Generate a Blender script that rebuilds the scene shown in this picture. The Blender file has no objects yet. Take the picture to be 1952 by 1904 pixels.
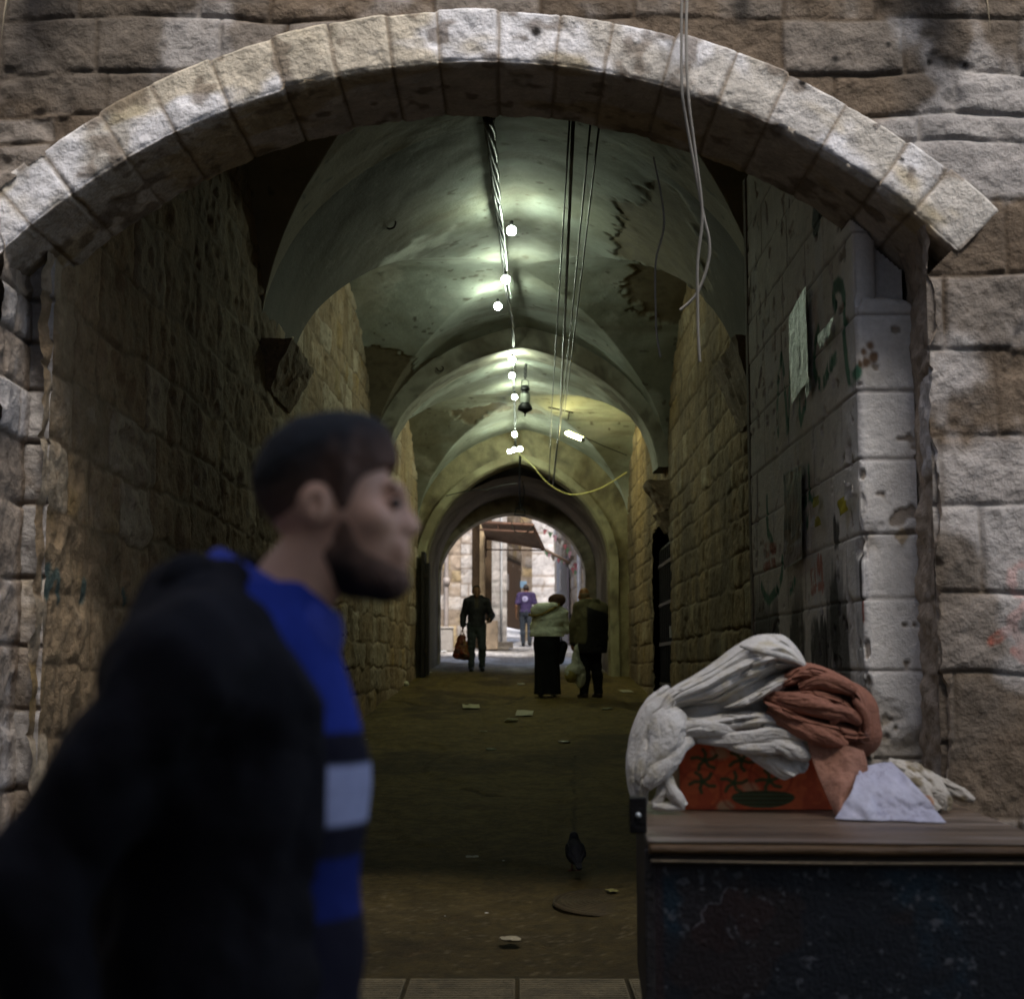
import bpy, bmesh, math, random
import numpy as np
from mathutils import Vector, Matrix

# ------------------------------------------------------------------ camera, sky, sun, exposure
S = bpy.context.scene
FPX, CXP, CYP = 2788.0, 976.0, 952.0            # measured on the photograph shown 1952 px wide
PITCH, YAW, CAMZ = math.radians(6.57), math.radians(0.2), 1.43
cam = bpy.data.cameras.new('camera'); camo = bpy.data.objects.new('camera', cam)
S.collection.objects.link(camo); S.camera = camo
camo.location = (0, 0, CAMZ); camo.rotation_euler = (math.pi/2 + PITCH, 0, YAW)
cam.sensor_width = 36; cam.lens = 36*FPX/1952; cam.clip_end = 1000; cam.clip_start = .05
cam.dof.use_dof = True; cam.dof.focus_distance = 10.5; cam.dof.aperture_fstop = 2.8

w = bpy.data.worlds.new('World'); S.world = w; w.use_nodes = True
nt = w.node_tree; sky = nt.nodes.new('ShaderNodeTexSky'); sky.sky_type = 'NISHITA'; sky.sun_disc = False
SUN_EL, SUN_AZ = math.radians(55), math.radians(165)     # azimuth clockwise from +Y
sky.sun_elevation = SUN_EL; sky.sun_rotation = SUN_AZ
sky.dust_density = 3.0
nt.links.new(sky.outputs[0], nt.nodes['Background'].inputs[0]); nt.nodes['Background'].inputs[1].default_value = 0.15
sun = bpy.data.lights.new('sun', 'SUN'); suno = bpy.data.objects.new('sun', sun); S.collection.objects.link(suno)
sun.energy = 2.6; sun.angle = math.radians(25); sun.color = (1, .97, .92)
sd = Vector((math.sin(SUN_AZ)*math.cos(SUN_EL), math.cos(SUN_AZ)*math.cos(SUN_EL), math.sin(SUN_EL)))
suno.rotation_euler = sd.to_track_quat('Z', 'Y').to_euler(); suno.location = (0, 0, 30)
S.view_settings.view_transform = 'Standard'; S.view_settings.look = 'None'
S.view_settings.exposure = 1.02; S.view_settings.gamma = 1.0
S.cycles.max_bounces = 8; S.cycles.diffuse_bounces = 5
BULB_COL, BULB_STR = (.86, 1.0, .78), 125.0
TUBE_STR = 42.0

# ------------------------------------------------------------------ picture measurements -> places
def ray(px, py):
    u, v = (px-CXP)/FPX, (CYP-py)/FPX
    y = math.cos(PITCH) - v*math.sin(PITCH); z = math.sin(PITCH) + v*math.cos(PITCH); x = u
    return np.array([x*math.cos(YAW) - y*math.sin(YAW), x*math.sin(YAW) + y*math.cos(YAW), z])
O = np.array([0, 0, CAMZ])
def P(px, py, Y): r = ray(px, py); return O + r*(Y/r[1])
def PX(px, py, X): r = ray(px, py); return O + r*(X/r[0])
def PZ(px, py, Z): r = ray(px, py); return O + r*((Z-CAMZ)/r[2])
Y0, SLOPE = 6.9, 0.06
def gz(y): return SLOPE*max(0, y-Y0)
def G(px, py):
    r = ray(px, py)
    t = -CAMZ/r[2] if r[2] < 0 else 1e9
    if r[2] >= 0 or O[1]+r[1]*t > Y0:
        t = (-SLOPE*Y0 - CAMZ)/(r[2]-SLOPE*r[1])
    return O + r*t

# ------------------------------------------------------------------ noise
def _h(ix, iy, iz, s):
    n = (ix.astype(np.int64)*374761393 + iy.astype(np.int64)*668265263 + iz.astype(np.int64)*2147483647 + s*1274126177) & 0xffffffff
    n = ((n ^ (n >> 13))*1274126177) & 0xffffffff
    n = ((n ^ (n >> 16))*2246822519) & 0xffffffff
    return ((n ^ (n >> 15)) & 0xffffff)/float(0xffffff)
def vn(x, y, z=0.0, s=0):
    x, y, z = np.broadcast_arrays(np.asarray(x, float), np.asarray(y, float), np.asarray(z, float))
    ix, iy, iz = np.floor(x), np.floor(y), np.floor(z)
    fx, fy, fz = x-ix, y-iy, z-iz
    fx, fy, fz = [f*f*(3-2*f) for f in (fx, fy, fz)]
    r = 0
    for a in (0, 1):
        for b in (0, 1):
            for c in (0, 1):
                r = r + _h(ix+a, iy+b, iz+c, s)*(fx if a else 1-fx)*(fy if b else 1-fy)*(fz if c else 1-fz)
    return r
def fbm(x, y, z=0.0, o=4, s=0):
    r, a, t = 0, .5, 0
    for i in range(o):
        r = r + a*vn(np.asarray(x)*2**i, np.asarray(y)*2**i, np.asarray(z)*2**i, s+i*17); t += a; a *= .5
    return r/t
def ss(x, a, b):
    t = np.clip((x-a)/(b-a), 0, 1); return t*t*(3-2*t)
def mix(a, b, t): return a + (b-a)*t[..., None]
def C3(c): return np.array(c, float)

# ------------------------------------------------------------------ objects
COL = S.collection
def tag(o, label=None, cat=None, group=None, kind=None):
    if label: o['label'] = label
    if cat: o['category'] = cat
    if group: o['group'] = group
    if kind: o['kind'] = kind
    return o
WORLD = set()                                   # things whose parts are given in world coordinates
def attach(o, parent):
    if parent is None: return
    o.parent = parent
    if parent.name in WORLD: o.matrix_parent_inverse = Matrix.Translation(-parent.location)
def wempty(name, loc):
    o = empty(name, loc); WORLD.add(o.name); return o
def empty(name, loc=(0, 0, 0), rz=0.0):
    o = bpy.data.objects.new(name, None); COL.objects.link(o); o.location = loc; o.rotation_euler = (0, 0, rz)
    o.empty_display_size = .1
    return o
def mesh_obj(name, V, F, mat, parent=None, cols=None, smooth=True):
    """V (n,3); F list of (m,k) integer arrays"""
    V = np.asarray(V, np.float32)
    if not isinstance(F, list): F = [F]
    F = [np.asarray(f, np.int32) for f in F if len(f)]
    me = bpy.data.meshes.new(name)
    me.vertices.add(len(V)); me.vertices.foreach_set('co', V.ravel())
    li = np.concatenate([f.ravel() for f in F]); me.loops.add(len(li)); me.loops.foreach_set('vertex_index', li)
    cnt = np.concatenate([np.full(len(f), f.shape[1], np.int32) for f in F])
    st = np.concatenate([[0], np.cumsum(cnt)[:-1]]).astype(np.int32)
    me.polygons.add(len(cnt)); me.polygons.foreach_set('loop_start', st)
    me.polygons.foreach_set('use_smooth', np.full(len(cnt), smooth))
    if cols is not None:
        a = me.color_attributes.new('Col', 'FLOAT_COLOR', 'POINT')
        c = np.ones((len(V), 4), np.float32); c[:, :3] = cols; a.data.foreach_set('color', c.ravel())
    me.update(calc_edges=True); me.validate()
    me.materials.append(mat)
    o = bpy.data.objects.new(name, me); COL.objects.link(o)
    attach(o, parent)
    return o
def grid_obj(name, V, mat, parent=None, cols=None, keep=None, flip=False, smooth=True):
    nu, nv = V.shape[:2]
    idx = np.arange(nu*nv).reshape(nu, nv)
    q = np.stack([idx[:-1, :-1], idx[1:, :-1], idx[1:, 1:], idx[:-1, 1:]], -1)
    if flip: q = q[..., ::-1]
    q = q[keep] if keep is not None else q.reshape(-1, 4)
    used = np.zeros(nu*nv, bool); used[q.ravel()] = True
    m = np.cumsum(used)-1
    return mesh_obj(name, V.reshape(-1, 3)[used], m[q], mat, parent, None if cols is None else cols.reshape(-1, 3)[used], smooth)
def bm_obj(name, bm, mat, parent=None, bevel=0, smooth=False):
    if bevel: bmesh.ops.bevel(bm, geom=list(bm.edges), offset=bevel, segments=2, affect='EDGES', profile=.6)
    bmesh.ops.recalc_face_normals(bm, faces=list(bm.faces))
    me = bpy.data.meshes.new(name); bm.to_mesh(me); bm.free(); me.materials.append(mat)
    if smooth: me.polygons.foreach_set('use_smooth', np.full(len(me.polygons), True))
    o = bpy.data.objects.new(name, me); COL.objects.link(o)
    attach(o, parent)
    return o
def box(bm, c, s, rot=None):
    m = Matrix.Translation(Vector(c)) @ (rot.to_4x4() if rot else Matrix.Identity(4)) @ Matrix.Diagonal((s[0], s[1], s[2], 1))
    bmesh.ops.create_cube(bm, size=1, matrix=m)
def boxes(name, L, mat, parent=None, bevel=.004):
    bm = bmesh.new()
    for b in L: box(bm, *b)
    return bm_obj(name, bm, mat, parent, bevel)
def tube_arrays(pts, r, n=8, cap=True):
    pts = np.asarray(pts, float); k = len(pts); r = np.full(k, r) if np.isscalar(r) else np.asarray(r, float)
    T = np.gradient(pts, axis=0); T /= np.linalg.norm(T, axis=1)[:, None]+1e-9
    up = np.array([0, 0, 1.]) if abs(T[0][2]) < .9 else np.array([1., 0, 0])
    V = []
    a = np.cross(T[0], up); a /= np.linalg.norm(a)
    for i in range(k):
        a = a - T[i]*a.dot(T[i]); a /= np.linalg.norm(a)+1e-9; b = np.cross(T[i], a)
        th = np.arange(n)*2*math.pi/n
        V.append(pts[i] + r[i]*(np.cos(th)[:, None]*a + np.sin(th)[:, None]*b))
    V = np.concatenate(V); F = []
    for i in range(k-1):
        for j in range(n): F.append((i*n+j, i*n+(j+1) % n, (i+1)*n+(j+1) % n, (i+1)*n+j))
    T3 = []
    if cap:
        V = np.vstack([V, pts[0], pts[-1]]); a0 = len(V)-2
        for j in range(n):
            T3.append((a0, (j+1) % n, j)); T3.append((a0+1, (k-1)*n+j, (k-1)*n+(j+1) % n))
    return V, np.array(F), np.array(T3).reshape(-1, 3)
def smooth_path(pts, m=8):
    pts = [np.asarray(p, float) for p in pts]
    out = []
    for i in range(len(pts)-1):
        p0, p1, p2, p3 = pts[max(i-1, 0)], pts[i], pts[i+1], pts[min(i+2, len(pts)-1)]
        for t in np.linspace(0, 1, m, endpoint=False):
            out.append(.5*((2*p1)+(-p0+p2)*t+(2*p0-5*p1+4*p2-p3)*t*t+(-p0+3*p1-3*p2+p3)*t**3))
    out.append(pts[-1]); return np.array(out)
def tubes(name, L, mat, parent=None, n=8):
    Vs, Q, T, off = [], [], [], 0
    for pts, r in L:
        V, F, t = tube_arrays(pts, r, n); Vs.append(V); Q.append(F+off); T.append(t+off); off += len(V)
    return mesh_obj(name, np.vstack(Vs), [np.vstack(Q), np.vstack(T)], mat, parent)
def lathe(name, prof, mat, parent=None, n=20, loc=(0, 0, 0)):
    prof = np.array(prof, float); th = np.arange(n+1)*2*math.pi/n
    V = np.stack([prof[:, None, 0]*np.cos(th), prof[:, None, 0]*np.sin(th), np.broadcast_to(prof[:, None, 1], (len(prof), n+1))], -1)
    o = grid_obj(name, V + np.array(loc), mat, parent); return o

# ------------------------------------------------------------------ materials
def mat(name, rgb=None, rough=.9, var=.25, vs=6.0, bump=.25, bs=45.0, metal=0.0, spec=.3, tint=None, stretch=(1, 1, 1), coat=0):
    """rgb None: colour from the mesh's own Col attribute. Two scales of mottling and grain on everything."""
    m = bpy.data.materials.new(name); m.use_nodes = True; t = m.node_tree; N, L = t.nodes, t.links
    b = N['Principled BSDF']; b.inputs['Roughness'].default_value = rough; b.inputs['Metallic'].default_value = metal
    b.inputs['Specular IOR Level'].default_value = spec
    if coat: b.inputs['Coat Weight'].default_value = coat
    co = N.new('ShaderNodeTexCoord'); mp = N.new('ShaderNodeMapping'); mp.inputs['Scale'].default_value = stretch
    L.new(co.outputs['Object'], mp.inputs[0])
    def noise(sc, det=6, ro=.6):
        n = N.new('ShaderNodeTexNoise'); n.inputs['Scale'].default_value = sc; n.inputs['Detail'].default_value = det
        n.inputs['Roughness'].default_value = ro; L.new(mp.outputs[0], n.inputs['Vector']); return n.outputs['Fac']
    if rgb is None:
        a = N.new('ShaderNodeAttribute'); a.attribute_name = 'Col'; src = a.outputs['Color']
    else:
        a = N.new('ShaderNodeRGB'); a.outputs[0].default_value = (*rgb, 1); src = a.outputs[0]
    def scale_by(src, fac, lo, hi):
        mr = N.new('ShaderNodeMapRange'); mr.inputs['From Min'].default_value = .3; mr.inputs['From Max'].default_value = .7
        mr.inputs['To Min'].default_value = lo; mr.inputs['To Max'].default_value = hi; L.new(fac, mr.inputs['Value'])
        v = N.new('ShaderNodeVectorMath'); v.operation = 'SCALE'; L.new(src, v.inputs[0]); L.new(mr.outputs[0], v.inputs['Scale'])
        return v.outputs[0]
    n1 = noise(vs); n2 = noise(vs*7, 5, .7)
    c = scale_by(src, n1, 1-var, 1+var); c = scale_by(c, n2, 1-var*.7, 1+var*.7)
    if tint is not None:
        mx = N.new('ShaderNodeMix'); mx.data_type = 'RGBA'; n3 = noise(vs*2.3, 4)
        mr = N.new('ShaderNodeMapRange'); mr.inputs['From Min'].default_value = .5; mr.inputs['From Max'].default_value = .68; mr.inputs['To Max'].default_value = .75
        L.new(n3, mr.inputs['Value']); L.new(mr.outputs[0], mx.inputs['Factor']); L.new(c, mx.inputs['A']); mx.inputs['B'].default_value = (*tint, 1); c = mx.outputs['Result']
    L.new(c, b.inputs['Base Color'])
    if bump:
        bp = N.new('ShaderNodeBump'); bp.inputs['Strength'].default_value = bump; bp.inputs['Distance'].default_value = .02
        ad = N.new('ShaderNodeMath'); ad.operation = 'ADD'; L.new(noise(bs, 8, .65), ad.inputs[0]); L.new(noise(bs*.25, 4), ad.inputs[1])
        L.new(ad.outputs[0], bp.inputs['Height']); L.new(bp.outputs[0], b.inputs['Normal'])
    return m
def emit(name, rgb, st):
    m = bpy.data.materials.new(name); m.use_nodes = True; b = m.node_tree.nodes['Principled BSDF']
    b.inputs['Base Color'].default_value = (*rgb, 1); b.inputs['Emission Color'].default_value = (*rgb, 1); b.inputs['Emission Strength'].default_value = st
    return m
M_STONE = mat('limestone', None, .92, .22, 7, .55, 38)
M_PLAST = mat('plaster', None, .85, .12, 3, .22, 30, tint=None)
M_PAINTED = mat('painted_surface', None, .7, .10, 8, .12, 60)
M_BLACK = mat('black_metal', (.012, .012, .012), .5, .2, 20, .1, 80, .3)
M_CABLE = mat('black_cable', (.018, .018, .017), .45, .2, 20, .05, 80)
M_WIRE = mat('grey_wire', (.20, .19, .18), .5, .15, 20, 0)
M_PALEWIRE = mat('pale_cable', (.26, .24, .21), .5, .12, 20, 0)
M_SILVER = mat('silver_tape', (.5, .52, .5), .35, .2, 30, .3, 60, .7)
M_IRON = mat('rusty_iron', (.045, .032, .024), .75, .35, 14, .4, 60, .4)
M_SKIN = mat('skin', (.64, .37, .25), .5, .08, 25, .08, 180, spec=.35)
M_SKIN_DARK = mat('tanned_skin', (.22, .115, .065), .6, .1, 25, .05, 120)
M_HAIR = mat('dark_hair', (.012, .010, .009), .7, .25, 60, .6, 160)

# ------------------------------------------------------------------ stone walls as relief meshes
def stones(u, v, rows, seed, wmin, wmax, wob=.025):
    uu = u + wob*2*(fbm(u*2.6, v*2.6, 3.1, 3, seed)-.5)
    vv = v + wob*2*(fbm(u*2.2, v*2.2, 9.7, 3, seed+5)-.5)
    rows = np.asarray(rows, float); r = np.clip(np.searchsorted(rows, vv)-1, 0, len(rows)-2)
    rng = np.random.RandomState(seed); u0, u1 = u.min()-1, u.max()+1
    d = np.full(u.shape, 9.); A = [np.zeros(u.shape) for _ in range(3)]
    for k in range(len(rows)-1):
        j = [u0 - rng.rand()*wmax]
        while j[-1] < u1: j.append(j[-1] + (wmin + (wmax-wmin)*rng.rand()**1.2)*(.7+.6*(rows[k+1]-rows[k])/.35))
        j = np.array(j); R = rng.rand(3, len(j)); m = r == k
        if not m.any(): continue
        uk, vk = uu[m], vv[m]; s = np.clip(np.searchsorted(j, uk)-1, 0, len(j)-2)
        dd = np.minimum(np.minimum(uk-j[s], j[s+1]-uk), np.minimum(vk-rows[k], rows[k+1]-vk)); d[m] = dd
        for q in range(3): A[q][m] = R[q][s]
    return d, A
TAN, GREYW, OCH, DKT, MORT = C3((.30, .24, .185)), C3((.43, .395, .37)), C3((.35, .26, .13)), C3((.16, .12, .085)), C3((.20, .155, .115))
def stone_col(u, v, d, A, seed, white=.5, ochre=.25, dark=.25, mort=MORT):
    n1 = fbm(u*2.3, v*2.3, 1.3, 4, seed+31); n2 = fbm(u*9, v*9, 4.4, 4, seed+32); n3 = fbm(u*1.2, v*3.0, 7.7, 3, seed+33)
    c = mix(np.broadcast_to(TAN, u.shape+(3,)), GREYW, ss(.55*A[0]+.45*n2, .72-white*.5, .98-white*.5))
    c = mix(c, OCH, ss(.5*A[1]+.5*n1, .80-ochre*.35, .95-ochre*.35)*.8)
    c = mix(c, DKT, ss(.35*A[2]+.65*n3, .72-dark*.3, .95-dark*.3)*.75)
    c = c*(.80+.4*A[2])[..., None]
    pit = ss(fbm(u*24, v*24, 2.2, 3, seed+34), .66, .78)
    c = mix(c, DKT*.7, pit*.6)
    m = 1-ss(d, .004, .020)
    return mix(c, np.broadcast_to(mort, c.shape), m*.85)
def stone_relief(u, v, d, A, seed, relief=.03, rough=.016, jw=.032):
    e = .75*ss(d, .002, jw*.5)+.25*ss(d, .003, jw*1.6); n = fbm(u*6, v*6, .5, 4, seed+41); n2 = fbm(u*22, v*22, .9, 3, seed+42)
    fill = ss(fbm(u*1.1, v*1.1, 5.5, 2, seed+43), .50, .66)
    h = e*(relief*(.45+.75*A[0]) + rough*2*(n-.5) + .010*(n2-.5)) + (1-e)*(relief*.42*fill + .006*(n2-.5))
    chip = ss(fbm(u*3.3, v*3.3, 8.8, 3, seed+44), .64, .74); return h - chip*.022*e
def wall(name, A, B, us, zs, rows, seed, side=1, wmin=.25, wmax=.7, relief=.03, rough=.016, mat=M_STONE, parent=None, paint=None, keep=None, colkw={}, off=None, jw=.032, wob=.025):
    A, B = np.array(A, float), np.array(B, float); D = (B-A)/np.linalg.norm(B-A); n = np.array([D[1], -D[0]])*side
    u, v = np.meshgrid(us, zs, indexing='ij')
    d, R = stones(u, v, rows, seed, wmin, wmax, wob)
    h = stone_relief(u, v, d, R, seed, relief, rough, jw); c = stone_col(u, v, d, R, seed, **colkw)
    if off is not None: h = h + off(u, v)
    X = A[0] + D[0]*u + n[0]*h; Y = A[1] + D[1]*u + n[1]*h
    if paint is not None: c = paint(u, v, c)
    k = None
    if keep is not None:
        kk = keep(u, v); k = kk[:-1, :-1] & kk[1:, :-1] & kk[1:, 1:] & kk[:-1, 1:]
    return grid_obj(name, np.stack([X, Y, v], -1), mat, parent, c, k, flip=side < 0)
def rows_rand(z0, z1, lo, hi, seed):
    r = np.random.RandomState(seed); out = [z0]
    while out[-1] < z1: out.append(out[-1]+lo+(hi-lo)*r.rand())
    return out
def stroke(u, v, pts, w):
    """soft mask of a brush stroke along a polyline, in the surface's own coordinates"""
    best = np.full(u.shape, 9.)
    for (a, b), (c, e) in zip(pts[:-1], pts[1:]):
        dx, dy = c-a, e-b; t = np.clip(((u-a)*dx+(v-b)*dy)/(dx*dx+dy*dy+1e-9), 0, 1)
        best = np.minimum(best, np.hypot(u-a-t*dx, v-b-t*dy))
    return 1-ss(best, w*.55, w*1.1)

# ------------------------------------------------------------------ rounded bodies: smooth union of tapered limbs, meshed with surface nets
def _prim(p, X, Y, Z):
    if p[0] == 'c':
        a, b, ra, rb = np.array(p[1], float), np.array(p[2], float), p[3], p[4]
        ab = b-a; L2 = ab.dot(ab)+1e-12
        px, py, pz = X-a[0], Y-a[1], Z-a[2]
        t = np.clip((px*ab[0]+py*ab[1]+pz*ab[2])/L2, 0, 1)
        return np.sqrt((px-t*ab[0])**2+(py-t*ab[1])**2+(pz-t*ab[2])**2) - (ra+(rb-ra)*t)
    c, r = np.array(p[1], float), np.array(p[2], float)
    px, py, pz = X-c[0], Y-c[1], Z-c[2]
    if len(p) > 3 and p[3] is not None:
        R = np.array(p[3]); px, py, pz = R[0, 0]*px+R[1, 0]*py+R[2, 0]*pz, R[0, 1]*px+R[1, 1]*py+R[2, 1]*pz, R[0, 2]*px+R[1, 2]*py+R[2, 2]*pz
    k = np.sqrt((px/r[0])**2+(py/r[1])**2+(pz/r[2])**2); k1 = np.sqrt((px/r[0]**2)**2+(py/r[1]**2)**2+(pz/r[2]**2)**2)+1e-9
    return k*(k-1)/k1
def _bb(p, m):
    if p[0] == 'c':
        a, b = np.array(p[1], float), np.array(p[2], float)
        return np.minimum(a-p[3], b-p[4])-m, np.maximum(a+p[3], b+p[4])+m
    c, r = np.array(p[1], float), np.array(p[2], float); r = np.full(3, r.max()) if len(p) > 3 and p[3] is not None else r
    return c-r-m, c+r+m
def sdf_arrays(prims, h, k=.02, post=None, sub=(), grow=0.0):
    if grow: prims = [(p[0], p[1], p[2], p[3]+grow, p[4]+grow) if p[0] == 'c' else (p[0], p[1], tuple(np.array(p[2])+grow)) + tuple(p[3:]) for p in prims]
    los, his = zip(*[_bb(p, 3*h) for p in prims]); lo = np.min(los, 0); hi = np.max(his, 0)
    ax = [np.arange(lo[i], hi[i]+h, h) for i in range(3)]; n = [len(a) for a in ax]
    D = np.full(n, 1.0, np.float32)
    def region(p, m):
        l, u = _bb(p, m); s = []
        for i in range(3):
            a = max(0, int((l[i]-lo[i])/h)-1); b = min(n[i], int((u[i]-lo[i])/h)+2); s.append(slice(a, max(a+1, b)))
        g = np.meshgrid(ax[0][s[0]], ax[1][s[1]], ax[2][s[2]], indexing='ij', sparse=True); return tuple(s), g
    for p in prims:
        s, g = region(p, k*1.5+2*h); d = _prim(p, *g); e = D[s]
        hh = np.clip(.5+.5*(e-d)/k, 0, 1); D[s] = e + (d-e)*hh - k*hh*(1-hh)
    for p in sub:
        s, g = region(p, k+2*h); D[s] = np.maximum(D[s], -_prim(p, *g))
    if post is not None:
        g = np.meshgrid(*ax, indexing='ij'); D = post(g[0], g[1], g[2], D)
    ins = D < 0
    c = np.zeros([q-1 for q in n], np.int8)
    for a in (0, 1):
        for b in (0, 1):
            for e in (0, 1): c += ins[a:n[0]-1+a, b:n[1]-1+b, e:n[2]-1+e]
    act = (c > 0) & (c < 8); I = np.argwhere(act); num = np.full(act.shape, -1, np.int64); num[act] = np.arange(len(I))
    acc = np.zeros((len(I), 3)); cnt = np.zeros(len(I))
    cor = [(a, b, e) for a in (0, 1) for b in (0, 1) for e in (0, 1)]
    val = {q: D[I[:, 0]+q[0], I[:, 1]+q[1], I[:, 2]+q[2]] for q in cor}
    for q in cor:
        for axi in range(3):
            if q[axi] == 0:
                q2 = list(q); q2[axi] = 1; q2 = tuple(q2); a, b = val[q], val[q2]; m = (a < 0) != (b < 0)
                t = np.where(m, a/(a-b+1e-20), 0)[:, None]
                pos = np.array(q, float)+t*(np.array(q2)-np.array(q)); acc += pos*m[:, None]; cnt += m
    V = lo + (I + acc/np.maximum(cnt, 1)[:, None])*h
    Q = []
    for axi in range(3):
        a = [slice(None)]*3; b = [slice(None)]*3; a[axi] = slice(0, -1); b[axi] = slice(1, None)
        cr = ins[tuple(a)] != ins[tuple(b)]; E = np.argwhere(cr); fl = ins[tuple(a)][cr]
        o1, o2 = [i for i in range(3) if i != axi]
        ok = (E[:, o1] > 0) & (E[:, o2] > 0) & (E[:, o1] < n[o1]-1) & (E[:, o2] < n[o2]-1); E, fl = E[ok], fl[ok]
        def cell(d1, d2): e = E.copy(); e[:, o1] -= d1; e[:, o2] -= d2; return num[e[:, 0], e[:, 1], e[:, 2]]
        q = np.stack([cell(1, 1), cell(0, 1), cell(0, 0), cell(1, 0)], 1)
        if axi == 1: q = q[:, ::-1]
        q[~fl] = q[~fl][:, ::-1]; Q.append(q)
    Q = np.vstack(Q); Q = Q[(Q >= 0).all(1)]
    return V, Q
def sdf_obj(name, prims, h, mat, parent=None, k=.02, post=None, sub=(), grow=0.0, colf=None, extra=None):
    V, Q = sdf_arrays(prims, h, k, post, sub, grow)
    for e in (extra or []):
        Q = np.vstack([Q, e[1]+len(V)]); V = np.vstack([V, e[0]])
    return mesh_obj(name, V, Q, mat, parent, None if colf is None else colf(V))

# ================================================================== THE PLACE
# ------------------------------------------------------------------ ground
def build_ground():
    xs = np.concatenate([np.linspace(-30, -3.2, 20), np.linspace(-3, 3, 241), np.linspace(3.2, 30, 20)])
    ys = np.concatenate([np.linspace(-30, 5.9, 30), np.linspace(6.0, 34, 900), np.linspace(34.2, 75, 120)])
    X, Y = np.meshgrid(xs, ys, indexing='ij')
    Z = SLOPE*np.maximum(0, Y-Y0)
    inn = ss(Y, Y0+.02, Y0+.3)
    Z = Z + inn*(.03*(fbm(X*.8, Y*.5, 0, 3, 3)-.5) + .012*(fbm(X*5, Y*5, 0, 3, 4)-.5))
    hollow = np.exp(-((X-.05)/.5)**2)*.03*inn; Z -= hollow
    Z += .035*ss(fbm(X*1.5, Y*.45, 5, 3, 8), .52, .6)*inn*.5
    base = C3((.125, .088, .026)); dk = C3((.048, .032, .012)); lt = C3((.175, .125, .045))
    n = fbm(X*.9, Y*.6, 2, 5, 11); c = mix(np.broadcast_to(base, X.shape+(3,)), dk, ss(n, .5, .68)*.8)
    c = mix(c, lt, ss(fbm(X*2.2, Y*1.1, 6, 4, 12), .58, .72)*.45)
    c = mix(c, C3((.52, .49, .47))*1.0, ss(Y + .8*(fbm(X*.7, Y*.7, 4, 3, 14)-.5), 28.6, 31.2)*(.55+.45*ss(n, .62, .42)))  # worn stone paled toward the far mouth, painting in the daylight there
    c = c*(.19+.81*ss(Y, 7.8, 11.6))[..., None]; gr = fbm(X*30, Y*22, 3, 3, 15); c = c*(.84+.32*ss(gr, .35, .65))[..., None]; c = mix(c, C3((.16, .13, .08)), ss(fbm(X*40, Y*30, 5, 2, 16), .78, .84)*.22*inn)  # floor colour darkened near the arch to cancel the brighter sky light
    def crack(pts, wd):
        return stroke(X + .05*(fbm(X*4, Y*4, 1, 3, 5)-.5), Y + .12*(fbm(X*4, Y*4, 3, 3, 6)-.5), [tuple(G(*p)[:2]) for p in pts], wd)
    cr = np.zeros(X.shape)
    for pts, wd in (([(735, 1334), (800, 1346), (900, 1347), (965, 1338), (1000, 1322)], .06), ([(880, 1500), (940, 1515), (1010, 1514)], .035),
                    ([(700, 1752), (770, 1758), (850, 1745), (880, 1738)], .02), ([(690, 1815), (770, 1820), (815, 1805), (850, 1775)], .02),
                    ([(1060, 1720), (1110, 1695), (1200, 1690)], .025), ([(1093, 1440), (1094, 1520), (1096, 1590)], .018)):
        cr = np.maximum(cr, crack(pts, wd))
    cr = cr*ss(fbm(X*6, Y*3, 2, 3, 17), .3, .55); c = mix(c, dk*.6, cr*.7); Z -= cr*.012
    m = mat('worn_paving', None, .82, .30, 5, .6, 55, spec=.16)
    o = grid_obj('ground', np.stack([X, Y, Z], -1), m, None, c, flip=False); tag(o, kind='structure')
    # ridged kerb slabs across the mouth of the passage
    bm = bmesh.new(); ms = mat('ridged_slab', (.075, .060, .032), .8, .35, 5, .5, 60)
    x = -3.0; r = random.Random(4)
    while x < 3.1:
        wd = .50; n = 9
        box(bm, (x+wd/2, 6.66, .006), (wd-.02, .52, .02))
        for q in range(11):
            box(bm, (x+wd/2, 6.445+q*.043, .0165), (wd-.03-r.random()*.01, .022, .010))
        x += wd
    o = bm_obj('paving', bm, ms, None, .003); tag(o, kind='structure')
build_ground()

# ------------------------------------------------------------------ front facade
XL = lambda Y: -2.33 + .02*(np.asarray(Y, float)-7.1)
XR = lambda Y: np.where(np.asarray(Y, float) < 10.4, 1.68, 2.15)
A3 = [P(907, 126, 6.7), P(-2, 497, 6.7), P(1814, 480, 6.7)]
def circ(p):
    (x1, z1), (x2, z2), (x3, z3) = [(q[0], q[2]) for q in p]
    a = 2*(x1*(z2-z3)+x2*(z3-z1)+x3*(z1-z2))
    cx = ((x1**2+z1**2)*(z2-z3)+(x2**2+z2**2)*(z3-z1)+(x3**2+z3**2)*(z1-z2))/a
    cz = ((x1**2+z1**2)*(x3-x2)+(x2**2+z2**2)*(x1-x3)+(x3**2+z3**2)*(x2-x1))/a
    return cx, cz, math.hypot(x1-cx, z1-cz)
ACX, ACZ, AR = circ(A3)
print('arch circle', ACX, ACZ, AR)
SPR = P(1814, 480, 6.7)
AEND = math.atan2(SPR[2]-ACZ, SPR[0]-ACX)
_q = P(-150, 1440-math.sqrt(1314.0**2-1057.0**2), 6.7); ALEFT = math.atan2(_q[2]-ACZ, _q[0]-ACX)
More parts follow.
